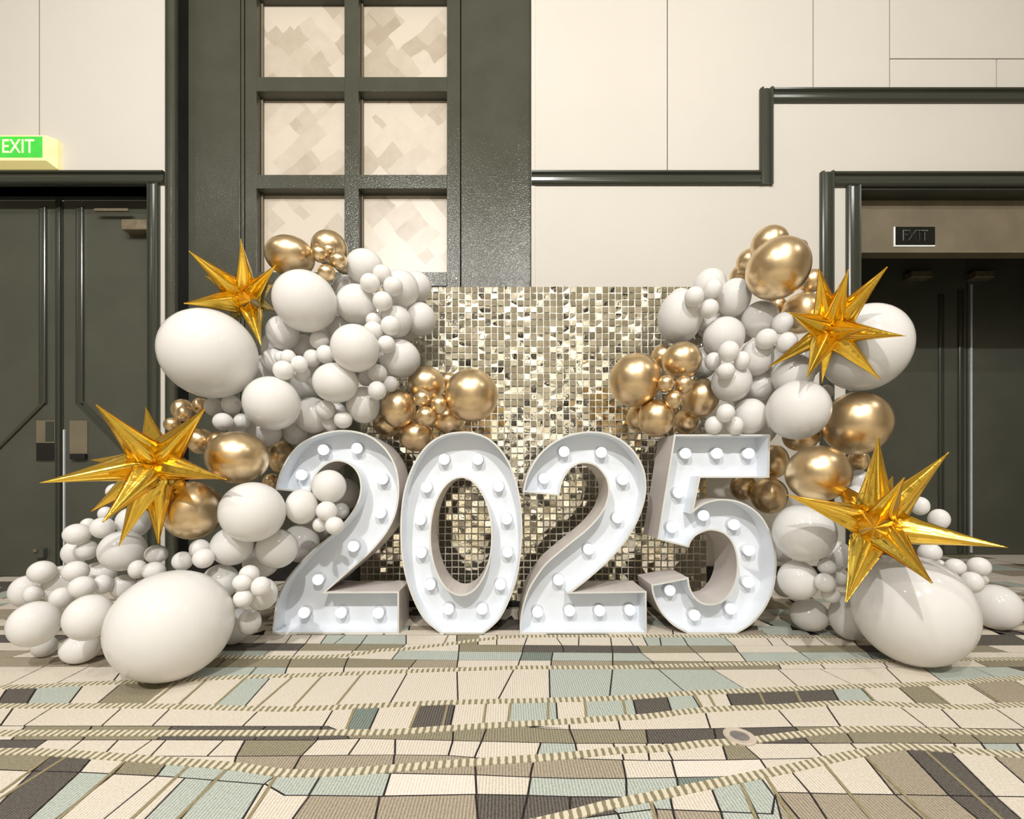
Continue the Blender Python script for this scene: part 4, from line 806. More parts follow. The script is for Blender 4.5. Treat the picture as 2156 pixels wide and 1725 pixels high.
def ribbon_mat():
    m, t, p, o = nt('carpet_striped_ribbon')
    tc = node(t, 'ShaderNodeTexCoord'); sx = node(t, 'ShaderNodeSeparateXYZ')
    no = node(t, 'ShaderNodeTexNoise'); no.inputs['Scale'].default_value = 90
    a = node(t, 'ShaderNodeMath', operation='MULTIPLY_ADD'); a.inputs[1].default_value = 0.006
    d = node(t, 'ShaderNodeMath', operation='DIVIDE'); d.inputs[1].default_value = 0.0188
    fr = node(t, 'ShaderNodeMath', operation='FRACT')
    r = node(t, 'ShaderNodeValToRGB'); e = r.color_ramp.elements
    e[0].position = 0.40; e[0].color = lin(134, 125, 99); e[1].position = 0.52; e[1].color = lin(206, 198, 176)
    L = t.links
    L.new(tc.outputs['Object'], sx.inputs[0]); L.new(tc.outputs['Object'], no.inputs['Vector'])
    L.new(no.outputs['Fac'], a.inputs[0]); L.new(sx.outputs['X'], a.inputs[2]); L.new(a.outputs[0], d.inputs[0]); L.new(d.outputs[0], fr.inputs[0])
    L.new(fr.outputs[0], r.inputs['Fac']); L.new(r.outputs['Color'], p.inputs['Base Color'])
    p.inputs['Roughness'].default_value = 0.95; p.inputs['Specular IOR Level'].default_value = 0.1
    return m
M['ribbon'] = ribbon_mat()
def pane_mat():
    # frosted panes brushed with crossing diagonal strokes
    m, t, p, o = nt('brushed_translucent_pane')
    L = t.links; tc = node(t, 'ShaderNodeTexCoord')
    def strokes(ang, sc, off):
        mp = node(t, 'ShaderNodeMapping'); mp.inputs['Rotation'].default_value = (0, ang, 0); mp.inputs['Location'].default_value = off
        sep = node(t, 'ShaderNodeSeparateXYZ'); cmb = node(t, 'ShaderNodeCombineXYZ')
        no = node(t, 'ShaderNodeTexNoise'); no.inputs['Scale'].default_value = 6
        br = node(t, 'ShaderNodeTexBrick'); br.inputs['Scale'].default_value = sc; br.inputs['Mortar Size'].default_value = 0.0
        br.inputs['Brick Width'].default_value = 0.9; br.inputs['Row Height'].default_value = 0.34; br.inputs['Bias'].default_value = 0.0
        br.inputs['Color1'].default_value = (0, 0, 0, 1); br.inputs['Color2'].default_value = (1, 1, 1, 1)
        va = node(t, 'ShaderNodeVectorMath', operation='MULTIPLY_ADD'); va.inputs[1].default_value = (0.06, 0.06, 0.06)
        L.new(tc.outputs['Object'], mp.inputs['Vector']); L.new(mp.outputs['Vector'], sep.inputs[0])
        L.new(sep.outputs['X'], cmb.inputs['X']); L.new(sep.outputs['Z'], cmb.inputs['Y'])
        L.new(tc.outputs['Object'], no.inputs['Vector']); L.new(no.outputs['Color'], va.inputs[0]); L.new(cmb.outputs[0], va.inputs[2])
        L.new(va.outputs[0], br.inputs['Vector'])
        return br.outputs['Color']
    a = strokes(0.72, 2.9, (0.1, 0, 0.2)); b = strokes(-0.85, 3.1, (0.4, 0, 0.7))
    mx = node(t, 'ShaderNodeMath', operation='MAXIMUM'); L.new(a, mx.inputs[0]); L.new(b, mx.inputs[1])
    no = node(t, 'ShaderNodeTexNoise'); no.inputs['Scale'].default_value = 14; no.inputs['Detail'].default_value = 6
    L.new(tc.outputs['Object'], no.inputs['Vector'])
    ad = node(t, 'ShaderNodeMath', operation='MULTIPLY_ADD'); ad.inputs[1].default_value = 0.75; L.new(mx.outputs[0], ad.inputs[0])
    ml = node(t, 'ShaderNodeMath', operation='MULTIPLY'); ml.inputs[1].default_value = 0.3; L.new(no.outputs['Fac'], ml.inputs[0]); L.new(ml.outputs[0], ad.inputs[2])
    r = node(t, 'ShaderNodeValToRGB'); r.color_ramp.elements[0].color = lin(170, 157, 138); r.color_ramp.elements[1].color = lin(207, 196, 180)
    r.color_ramp.elements[0].position = 0.2; r.color_ramp.elements[1].position = 0.8
    L.new(ad.outputs[0], r.inputs['Fac']); L.new(r.outputs['Color'], p.inputs['Base Color'])
    p.inputs['Roughness'].default_value = 0.3
    noise_bump(t, p, 300, 0.25, 0.0015, 1)
    return m
M['pane'] = pane_mat()

for k in ('lampglass', 'sign_case', 'sign_green', 'sign_text', 'sign_edge'): M[k].cycles.emission_sampling = 'NONE'
# ------------------------------------------------------------------ helpers
def link(name, me, mat, parent=None):
    o = bpy.data.objects.new(name, me); C.objects.link(o)
    if mat is not None and not me.materials: me.materials.append(mat)
    if parent is not None: o.parent = parent
    return o
def bm_obj(name, bm, mat, parent=None, smooth=False):
    me = bpy.data.meshes.new(name); bmesh.ops.recalc_face_normals(bm, faces=bm.faces); bm.to_mesh(me); bm.free()
    if smooth:
        for p in me.polygons: p.use_smooth = True
    return link(name, me, mat, parent)
def empty(name, loc=(0, 0, 0)):
    o = bpy.data.objects.new(name, None); C.objects.link(o); o.location = loc; o.empty_display_size = 0.1; return o
def tag(o, label=None, cat=None, group=None, kind=None):
    if label: o['label'] = label
    if cat: o['category'] = cat
    if group: o['group'] = group
    if kind: o['kind'] = kind
    return o
def put_box(bm, x0, x1, y0, y1, z0, z1):
    v = [bm.verts.new(p) for p in ((x0,y0,z0),(x1,y0,z0),(x1,y1,z0),(x0,y1,z0),(x0,y0,z1),(x1,y0,z1),(x1,y1,z1),(x0,y1,z1))]
    for f in ((0,1,2,3),(4,5,6,7),(0,1,5,4),(1,2,6,5),(2,3,7,6),(3,0,4,7)): bm.faces.new([v[i] for i in f])
def box(name, x0, x1, y0, y1, z0, z1, mat, parent=None, bevel=0.0):
    bm = bmesh.new(); put_box(bm, x0, x1, y0, y1, z0, z1)
    if bevel: bmesh.ops.bevel(bm, geom=list(bm.edges), offset=bevel, segments=2, affect='EDGES', profile=0.5)
    return bm_obj(name, bm, mat, parent)
def lathe(bm, prof, n=20, axis='y', org=(0, 0, 0)):
    rings = []
    for r, h in prof:
        if r < 1e-6: rings.append([bm.verts.new((org[0], org[1]+h, org[2]) if axis == 'y' else (org[0], org[1], org[2]+h))])
        else:
            rings.append([bm.verts.new((org[0]+r*math.cos(k*math.tau/n), org[1]+h, org[2]+r*math.sin(k*math.tau/n)) if axis == 'y'
                          else (org[0]+r*math.cos(k*math.tau/n), org[1]+r*math.sin(k*math.tau/n), org[2]+h)) for k in range(n)])
    for a, b in zip(rings, rings[1:]):
        for k in range(n):
            k2 = (k+1) % n
            if len(a) == 1 and len(b) == 1: continue
            if len(a) == 1: bm.faces.new((a[0], b[k], b[k2]))
            elif len(b) == 1: bm.faces.new((a[k], a[k2], b[0]))
            else: bm.faces.new((a[k], a[k2], b[k2], b[k]))
def PX(u, Y): return (u-1065)/900*Y
def PZ(v, Y): return 0.69-(v-1010)/900*Y

# ------------------------------------------------------------------ the room
WY = 2.87; KY = 2.93                                      # front plane of the far wall
floor = box('floor', -6, 6.5, -9, 4.3, -0.06, -0.0016, M['seamline']); tag(floor, 'patchwork carpet floor in cream, sage and taupe', kind='structure')
ceiling = box('ceiling', -6, 6.5, -9, 4.3, CEIL, CEIL+0.1, M['ceil']); tag(ceiling, kind='structure')
tag(box('wall_left', -6.1, -6, -9, 4.3, 0, CEIL, M['wall']), kind='structure')
tag(box('wall_right', 6.5, 6.6, -9, 4.3, 0, CEIL, M['wall']), kind='structure')
tag(box('wall_front', -6, 6.5, -9.1, -9, 0, CEIL, M['blotchwall']), kind='structure')

wall = empty('wall_back', (0, WY, 0)); tag(wall, 'cream panelled wall behind the balloon display', kind='structure')
def wpanel(u0, v0, u1, v1, gl=0, gr=0, gt=0, gb=0, x0=None, x1=None, z0=None, z1=None):
    g = 0.0035
    X0 = (PX(u0, WY) if x0 is None else x0) + g*gl; X1 = (PX(u1, WY) if x1 is None else x1) - g*gr
    Z1 = (PZ(v0, WY) if z1 is None else z1) - g*gt; Z0 = (PZ(v1, WY) if z0 is None else z0) + g*gb
    o = box('wall_panel', X0, X1, WY, WY+0.02, Z0, Z1, M['wall'], wall); o.location.y = -WY; return o
def wbox(name, *a):
    o = box(name, *a); return o
XL0, XL1 = -4.35, PX(313, WY)          # left door opening
XR0, XR1 = PX(1807, WY), 5.6          # right door opening
ZL, ZR = PZ(389, WY), PZ(396, WY)
wpanel(0, 0, 83, 377, x0=-6, z1=CEIL, gr=1); wpanel(83, 0, 348, 377, z1=CEIL, gl=1)
wpanel(0, 377, 300, 1226, x0=-6, x1=XL0, z0=0); wpanel(343, 377, 352, 1226, z0=0, x0=XL1)
wpanel(1119, 0, 1405, 377, z1=CEIL, gr=1); wpanel(1405, 0, 1611, 377, z1=CEIL, gl=1)
wpanel(1611, 0, 1712, 204, z1=CEIL, gr=1); wpanel(1712, 0, 1873, 204, z1=CEIL, gl=1, gr=1)
wpanel(1873, 0, 3000, 124, z1=CEIL, x1=6.5, gl=1, gb=1); wpanel(1873, 124, 2098, 204, gl=1, gr=1, gt=1); wpanel(2098, 124, 3000, 204, x1=6.5, gl=1, gt=1)
wpanel(1611, 204, 3000, 379, x1=6.5); wpanel(1119, 377, 1611, 1226, z0=0); wpanel(1611, 379, 1807, 1226, z0=0); wpanel(0, 379, 0, 1226, x0=XR1, x1=6.5, z0=0)
bk = bmesh.new()
put_box(bk, -6, XL0, WY+.021, WY+.12, 0, CEIL); put_box(bk, XL0, XL1, WY+.021, WY+.12, ZL, CEIL); put_box(bk, XL1, PX(352, WY), WY+.021, WY+.12, 0, CEIL)
put_box(bk, .172, XR0, WY+.021, WY+.1, 0, CEIL); put_box(bk, XR0, XR1, WY+.021, WY+.1, ZR, CEIL); put_box(bk, XR1, 6.5, WY+.021, WY+.1, 0, CEIL)
o = bm_obj('wall_core', bk, M['groove'], wall); o.location.y = -WY

def moulding(name, u0, v0, u1, v1, parent, mat=None, vert=False, x0=None, x1=None, z0=None, z1=None, Y=WY, depth=1.0):
    X0 = PX(u0, Y) if x0 is None else x0; X1 = PX(u1, Y) if x1 is None else x1; Z1 = PZ(v0, Y) if z1 is None else z1; Z0 = PZ(v1, Y) if z0 is None else z0
    w = (X1-X0) if vert else (Z1-Z0)
    prof = [(0, 0), (0, .014), (.06, .022), (.14, .028), (.2, .028), (.26, .018), (.30, .014), (.5, .017), (.70, .014), (.74, .02), (.80, .03), (.9, .032), (.97, .026), (1, .016), (1, 0)]
    bm = bmesh.new(); A, Bv = [], []
    for f, d in prof:
        d *= depth
        if vert: A.append(bm.verts.new((X0+f*w, Y-d, Z0))); Bv.append(bm.verts.new((X0+f*w, Y-d, Z1)))
        else: A.append(bm.verts.new((X0, Y-d, Z0+f*w))); Bv.append(bm.verts.new((X1, Y-d, Z0+f*w)))
    for k in range(len(prof)-1): bm.faces.new((A[k], A[k+1], Bv[k+1], Bv[k]))
    bm.faces.new(A); bm.faces.new(list(reversed(Bv)))
    return bm_obj(name, bm, mat or M['trim'], parent)
t1 = empty('trim_1', (0, 0, 0)); tag(t1, 'dark stepped picture rail on the right wall', kind='structure')
moulding('rail', 1119, 363, 1598, 391, t1); moulding('rail', 1598, 190, 1625, 391, t1, vert=True); moulding('rail', 1625, 190, 2156, 218, t1, x1=6.5)
t2 = empty('trim_2'); tag(t2, 'dark door casing around the right doorway', kind='structure')
moulding('casing', 1725, 365, 1752, 1226, t2, vert=True, z0=0); moulding('casing', 1752, 365, 2156, 395, t2, x1=XR1+.1)
moulding('casing', 1780, 395, 1808, 1226, t2, vert=True, z0=0)
t3 = empty('trim_3'); tag(t3, 'dark door casing around the left doorway', kind='structure')
moulding('casing', 0, 363, 348, 390, t3, x0=-6); moulding('casing', 313, 390, 338, 1226, t3, vert=True, z0=0)
bb = empty('baseboard_back'); tag(bb, 'black baseboard under the right wall', kind='structure')
box('board', .172, PX(1725, WY), WY-.018, WY, 0, .11, M['black'], bb, .004)

box('board', PX(375, WY), .172, KY-.02, KY-.001, 0, .17, M['black'], bb, .004)  # black strip added to darken the foot of the window column
# left doorway: reveal, two leaves with mouldings, closer, plates
DY = 3.03
rv = bmesh.new(); put_box(rv, XL1, XL1+.02, WY+.001, DY, 0, ZL); put_box(rv, XL0, XL1+.02, WY+.001, DY, ZL, ZL+.02); put_box(rv, XL0-.02, XL0, WY+.001, DY, 0, ZL)
d1 = empty('door_1', (0, 0, 0)); tag(d1, 'dark double door on the left with moulded leaves', kind='structure')
bm_obj('reveal', rv, M['soffit'], d1)
xm = PX(132, DY)
for a, b_ in ((XL0, xm-.006), (xm+.006, XL1)):
    lf = box('door_leaf', a, b_, DY, DY+.045, 0.004, ZL, M['door'], d1, .003)
moulding('astragal', 119, 440, 130, 1215, d1, M['trim'], True, z0=.01, z1=ZL, Y=DY, depth=.5)
box('edge_strip', PX(135.5, DY), PX(138.8, DY), DY-.012, DY, .01, PZ(905, DY), M['chrome'], d1, .002)
moulding('moulding', 161, 464, 178, 850, d1, M['trim'], True, Y=DY, z1=ZL-.05, depth=.55)
def diag(u0, v0, u1, v1, w, Y, parent, name='moulding', mat=None):
    a = Vector((PX(u0, Y), Y, PZ(v0, Y))); b_ = Vector((PX(u1, Y), Y, PZ(v1, Y))); d = b_-a; L = d.length
    o = box(name, -w/2, w/2, -.012, 0, 0, L, mat or M['trim'], parent, .003)
    o.location = a; o.rotation_euler = (0, math.atan2(d.x, d.z), 0); return o
diag(165, 848, 262, 948, .02, DY, d1); diag(174, 844, 271, 944, .012, DY, d1)
diag(95, 848, -5, 948, .02, DY, d1); moulding('moulding', 84, 464, 100, 850, d1, M['trim'], True, Y=DY, z1=ZL-.05, depth=.55)
cl = box('door_closer', PX(256, DY-.07), PX(316, DY-.07), DY-.075, DY, PZ(484, DY-.07), PZ(462, DY-.07), M['metal'], d1, .006)
bma = bmesh.new(); put_box(bma, PX(215, DY), PX(285, DY), DY-.06, DY-.045, PZ(455, DY), PZ(450, DY)); bm_obj('closer_arm', bma, M['metal'], cl)
pl = box('push_plate', PX(78, DY), PX(117, DY), DY-.006, DY, PZ(972, DY), PZ(886, DY), M['lintel'], d1, .001)
box('plate_recess', PX(79, DY), PX(117, DY), DY-.009, DY-.006, PZ(971, DY), PZ(933, DY), M['black'], pl, .001); box('plate_slot', PX(98, DY), PX(116, DY), DY-.009, DY-.006, PZ(930, DY), PZ(888, DY), M['trim'], pl, .001)
pl = box('push_plate', PX(148, DY), PX(185, DY), DY-.006, DY, PZ(956, DY), PZ(886, DY), M['lintel'], d1, .001)
box('handle', PX(155, DY), PX(186, DY), DY-.03, DY-.006, PZ(968, DY), PZ(956, DY), M['black'], pl, .003)
st = box('door_stop', PX(82, DY), PX(100, DY), DY-.03, DY, PZ(1174, DY), PZ(1154, DY), M['door'], d1, .004)
box('stop_tip', PX(84, DY), PX(90, DY), DY-.045, DY-.03, PZ(1161, DY), PZ(1155, DY), M['metal'], st, .002)

# right doorway: lintel, deep alcove, double doors, closers
AY = 3.92
d2 = empty('door_2', (0, 0, 0)); tag(d2, 'dark double door deep in the right alcove', kind='structure')
LY = 2.98
box('lintel_cap', XR0, XR1, WY+.101, LY+.08, ZR, ZR+.3, M['soffit'], d2)
box('lintel_panel', XR0, XR1, LY, LY+.08, PZ(532, LY), ZR-.002, M['lintel'], d2)
rv = bmesh.new(); put_box(rv, XR0-.03, XR0-.005, WY+.101, AY, 0, 2.9); put_box(rv, XR1+.005, XR1+.03, WY+.101, AY, 0, 2.9); put_box(rv, XR0-.03, XR1+.03, LY+.08, AY, 2.85, 2.9)
put_box(rv, XR0, XR1, WY+.001, LY, ZR-.012, ZR-.002)
bm_obj('reveal', rv, M['soffit'], d2)
xm = PX(2036, AY)
for a, b_ in ((XR0-.005, xm-.008), (xm+.008, XR1+.005)):
    box('door_leaf', a, b_, AY, AY+.045, 0.004, 2.84, M['door'], d2, .003)
moulding('moulding', 2016, 610, 2027, 1172, d2, M['trim'], True, z0=.02, Y=AY, depth=.6); moulding('moulding', 1975, 620, 1986, 1172, d2, M['trim'], True, z0=.02, Y=AY, depth=.5)
box('edge_strip', PX(2041, AY), PX(2044.5, AY), AY-.014, AY, .02, PZ(600, AY), M['chrome'], d2, .003)  # white strip stands in for light catching the edge of the leaf
for a, b_ in ((1917, 1962), (2051, 2093)):
    box('door_closer', PX(a, AY-.07), PX(b_, AY-.07), AY-.08, AY, PZ(585, AY-.07), PZ(571, AY-.07), M['metal'], d2, .006)

# the dark window wall between the two doorways
w1 = empty('window_1', (0, 0, 0)); tag(w1, 'tall dark framed window column with two rows of patterned panes', kind='structure')
ZT = CEIL
def kbox(name, u0, u1, z0, z1, y0=KY, y1=KY+.1, mat=None, par=None, bev=.002): return box(name, PX(u0, KY) if isinstance(u0, int) else u0, PX(u1, KY), y0, y1, z0, z1, mat or M['green'], par or w1, bev)
moulding('edge_casing', 351, 0, 375, 1226, w1, M['green'], True, z0=0, z1=ZT)
box('casing_return', PX(349, WY), PX(375, WY), WY+.001, KY+.1, 0, ZT, M['black'], w1)  # black here stands in for the deep shade of the recess
box('side_panel', PX(375, WY), PX(506, KY+.035), KY+.035, KY+.1, 0, ZT, M['green'], w1)
for a, b_ in ((503, 507), (509, 515)): kbox('bead', a, b_, 0, ZT, KY-.008, KY+.04, None, None, .002)
for a, b_ in ((516, 540), (725, 755), (941, 969)): kbox('stile', a, b_, 0, ZT)
kbox('side_panel', 971, 1119, 0, ZT, KY, KY+.1)
box('edge_strip', PX(1119, WY)-.001, PX(1127, WY), WY-.004, WY+.02, 0, ZT, M['wall'], w1, .003)
rows = [(573, 1226), (368, 397), (162, 192), (-43, -13), (-248, -218)]
for v0, v1 in rows:
    for a, b_ in ((540, 725), (755, 941)):
        kbox('rail', a, b_, 0 if v1 > 1000 else PZ(v1, KY), PZ(v0, KY), KY, KY+.1)
for v0, v1 in ((397, 573), (192, 368), (-13, 162), (-218, -43)):
    for a, b_ in ((540, 725), (755, 941)):
        box('pane', PX(a, KY), PX(b_, KY), KY+.075, KY+.082, PZ(v1, KY), PZ(v0, KY), M['pane'], w1)
        box('glazing_bead', PX(a, KY), PX(a, KY)+.012, KY+.055, KY+.075, PZ(v1, KY), PZ(v0, KY), M['lintel'], w1, .002)
cc = bmesh.new(); put_box(cc, PX(375, WY)-.05, .19, KY+.1, KY+.16, 0, ZT); bm_obj('back_board', cc, M['black'], w1)
sc = bmesh.new(); lathe(sc, [(0, -.003), (.006, -.003), (.007, 0)], 12, 'y', (PX(961, KY), KY, PZ(587, KY))); bm_obj('screw', sc, M['metal'], w1)

# ------------------------------------------------------------------ carpet
def inset(poly, d):
    # move every edge of a polygon inwards by d (mitred), counter-clockwise input
    n = len(poly); out = []
    for i in range(n):
        p0, p1, p2 = Vector(poly[i-1]), Vector(poly[i]), Vector(poly[(i+1) % n])
        a = (p1-p0); b_ = (p2-p1)
        if a.length < 1e-6 or b_.length < 1e-6: out.append(tuple(p1)); continue
        a.normalize(); b_.normalize()
        na, nb = Vector((-a.y, a.x)), Vector((-b_.y, b_.x)); m = na+nb
        if m.length < 1e-4: m = na.copy()
        m.normalize(); k = max(0.35, m.dot(na)); out.append(tuple(p1+m*(d/k)))
    return out
def signed(poly): return 0.5*sum(a[0]*b_[1]-a[1]*b_[0] for a, b_ in zip(poly, poly[1:]+poly[:1]))
def clean(poly):
    q = [p for i, p in enumerate(poly) if (Vector(p)-Vector(poly[i-1])).length > .004]
    return q if len(q) >= 3 else None
def patch_into(bm, poly, z0, z1, d):
    q = clean(poly)
    if not q: return False
    if signed(q) < 0: q = q[::-1]
    q2 = inset(q, d)
    if signed(q2) < 2e-5: return False
    T = [bm.verts.new((x, y, z1)) for x, y in q2]; Bt = [bm.verts.new((x, y, z0)) for x, y in inset(q, d-.0008)]
    bm.faces.new(T); n = len(T)
    for k in range(n): bm.faces.new((T[k], T[k-1], Bt[k-1], Bt[k]))
    return True
rng = random.Random(11)
rest = {k: bmesh.new() for k in CARPET}
for i, (c, poly) in enumerate(PATCHES):
    if i < 290:
        bm = bmesh.new()
        if patch_into(bm, poly, -.0015, 0, .003): bm_obj('carpet_patch', bm, CARPET[c], floor)
        else: bm.free()
    else: patch_into(rest[c], poly, -.0015, 0, .003)
def grow(y0, y1, x0, x1):
    x = x0
    while x < x1:
        w = rng.uniform(.10, .34); sl = rng.uniform(-.03, .03)
        patch_into(rest[rng.choice('ccccsotk')], [(x, y1), (x+w, y1), (x+w+sl, y0), (x+sl, y0)], -.0015, 0, .003); x += w
y = 1.901
for yy in (1.96, 2.02, 2.11, 2.17, 2.28, 2.4, 2.48, 2.62, 2.74, 2.9, 3.05, 3.25, 3.5, 3.72, 3.95):
    grow(y, yy, -4.6, 5.0); y = yy
y = .786
while y > -8.8:
    y2 = y-rng.uniform(.08, .24)*(1 if y > -1 else 2.5); grow(y2, y, -5.8, 6.2); y = y2
for sgn in (-1, 1):
    y = .786
    while y < 1.9:
        y2 = y+.12
        grow(y, y2, *((-5.8, -1.15*y2-.75*y2) if sgn < 0 else (1.62*y2+.02, 6.2))); y = y2
for k, bm in rest.items():
    tag(bm_obj('carpet_field', bm, CARPET[k], floor), kind='stuff')
def strip(pl, w, z):
    bm = bmesh.new(); L, R = [], []
    for i, p in enumerate(pl):
        a = Vector(pl[max(0, i-1)]); b_ = Vector(pl[min(len(pl)-1, i+1)]); d = (b_-a).normalized(); n = Vector((-d.y, d.x))
        L.append(bm.verts.new((p[0]+n.x*w/2, p[1]+n.y*w/2, z))); R.append(bm.verts.new((p[0]-n.x*w/2, p[1]-n.y*w/2, z)))
    L2 = [bm.verts.new((v.co.x, v.co.y, -.0014)) for v in L]; R2 = [bm.verts.new((v.co.x, v.co.y, -.0014)) for v in R]
    for k in range(len(pl)-1):
        bm.faces.new((L[k], L[k+1], R[k+1], R[k])); bm.faces.new((L[k], L[k+1], L2[k+1], L2[k])); bm.faces.new((R[k], R[k+1], R2[k+1], R2[k]))
    return bm
def smooth_line(pl, n=6):
    out = []
    for i in range(len(pl)-1):
        p0, p1, p2, p3 = (Vector(pl[max(0, i-1)]), Vector(pl[i]), Vector(pl[i+1]), Vector(pl[min(len(pl)-1, i+2)]))
        for k in range(n):
            t = k/n; out.append(tuple(0.5*((2*p1)+(p2-p0)*t+(2*p0-5*p1+4*p2-p3)*t*t+(3*p1-p0-3*p2+p3)*t**3)))
    out.append(tuple(pl[-1])); return out
for pl in RIBBONS: bm_obj('carpet_ribbon', strip(smooth_line(pl), .025, .0024), M['ribbon'], floor)
for pl in STRIPES: bm_obj('carpet_stripe', strip(pl, .0075, .0016), M['thinline'], floor)
fx, fy = PX(1557, 1.144), 1.144
fs = empty('floor_socket', (fx, fy, 0)); tag(fs, 'small round floor socket plate set in the carpet before the five', 'socket')
bm = bmesh.new(); lathe(bm, [(.040, .0), (.040, .004), (.036, .006), (.024, .005), (.023, .002)], 28, 'z'); bm_obj('ring', bm, M['ring'], fs)
bm = bmesh.new(); lathe(bm, [(.0228, .0), (.0228, .004), (.014, .0045), (0, .0045)], 28, 'z'); bm_obj('lid', bm, M['boxlid'], fs)

# ------------------------------------------------------------------ sequin backdrop
BY = 2.31
sq = empty('sequin_backdrop', (0.15, BY, 0)); tag(sq, 'shimmering gold mirror sequin backdrop behind the digits', 'backdrop')
bx0, bx1, bz0, bz1 = PX(759, BY), PX(1488, BY), PZ(1266, BY), PZ(604, BY)
def bpart(name, *a):
    o = box(name, *a, sq, .002); o.location = (-sq.location.x, -sq.location.y, 0); return o
bpart('backing_panel', bx0, bx1, BY+.0025, BY+.02, bz0, bz1, M['backing'])
bpart('base_board', bx0-.02, bx1+.0, BY-.0, BY+.05, 0, bz0, M['black'])
for x in (bx0+.03, (bx0+bx1)/2, bx1-.03): bpart('frame_post', x-.014, x+.014, BY+.021, BY+.05, 0, bz1-.004, M['black'])
bpart('top_rail', bx0, bx1, BY+.021, BY+.05, bz1-.03, bz1-.002, M['black']); bpart('top_clip', PX(905, BY), PX(940, BY), BY-.004, BY+.02, bz1, bz1+.006, M['black'])
pit = (bx1-bx0)/53; nrow = int((bz1-bz0)/(pit*1.005)); prow = (bz1-bz0)/nrow
def tile_verts():
    h = pit*.436; q = .0028
    V = [(-h, 0, -h*2+q), (h, 0, -h*2+q), (h, 0, q), (-h, 0, q), (-h*.92, -.0012, -h*1.92+q), (h*.92, -.0012, -h*1.92+q), (h*.92, -.0012, q-h*.08), (-h*.92, -.0012, q-h*.08),
         (-.0016, -.0014, -h*.62), (.0016, -.0014, -h*.62), (.0016, -.0014, -h*.42), (-.0016, -.0014, -h*.42), (0, -.004, -h*.52)]
    Fc = [(0, 1, 2, 3), (4, 5, 6, 7), (0, 1, 5, 4), (1, 2, 6, 5), (2, 3, 7, 6), (3, 0, 4, 7), (8, 9, 12), (9, 10, 12), (10, 11, 12), (11, 8, 12)]
    return V, Fc
TV, TF = tile_verts()
tme = bpy.data.meshes.new('sequin'); tme.from_pydata(TV, [], TF); tme.materials.append(M['sequin']); tme.materials.append(M['pin'])
for k, p in enumerate(tme.polygons): p.material_index = 1 if k >= 6 else 0
RV, RF, RMi = [], [], []
cnt = 0
for r in range(nrow):
    for c in range(53):
        x = bx0+(c+.5)*pit; z = bz1-r*prow-.003
        low = min(1, max(0, (r-14)/12))                    # the lower tiles hang flatter
        s = 1-.5*low
        rx = math.radians(rng.gauss(-1.0*s, 7.5*s)); rz = math.radians(rng.gauss(0, 6.5*s)); ry = math.radians(rng.gauss(0, .8))
        mat = Matrix.Translation((x, BY, z)) @ Matrix.Rotation(rz, 4, 'Z') @ Matrix.Rotation(rx, 4, 'X') @ Matrix.Rotation(ry, 4, 'Y')
        u = 1065+900*x/BY
        if r < 12 and 912 < u < 1395 and cnt < 298:
            o = bpy.data.objects.new('sequin', tme); C.objects.link(o); o.parent = sq
            o.matrix_local = Matrix.Translation(-sq.location) @ mat; cnt += 1
        else:
            n0 = len(RV)
            RV += [tuple(mat @ Vector(v)) for v in TV]; RF += [tuple(n0+i for i in f) for f in TF]; RMi += [0]*6+[1]*4
me = bpy.data.meshes.new('sequin_field'); me.from_pydata(RV, [], RF); me.materials.append(M['sequin']); me.materials.append(M['pin'])
me.polygons.foreach_set('material_index', RMi)
o = link('sequin_field', me, None, sq); o.location = (-sq.location.x, -sq.location.y, 0); tag(o, kind='stuff')

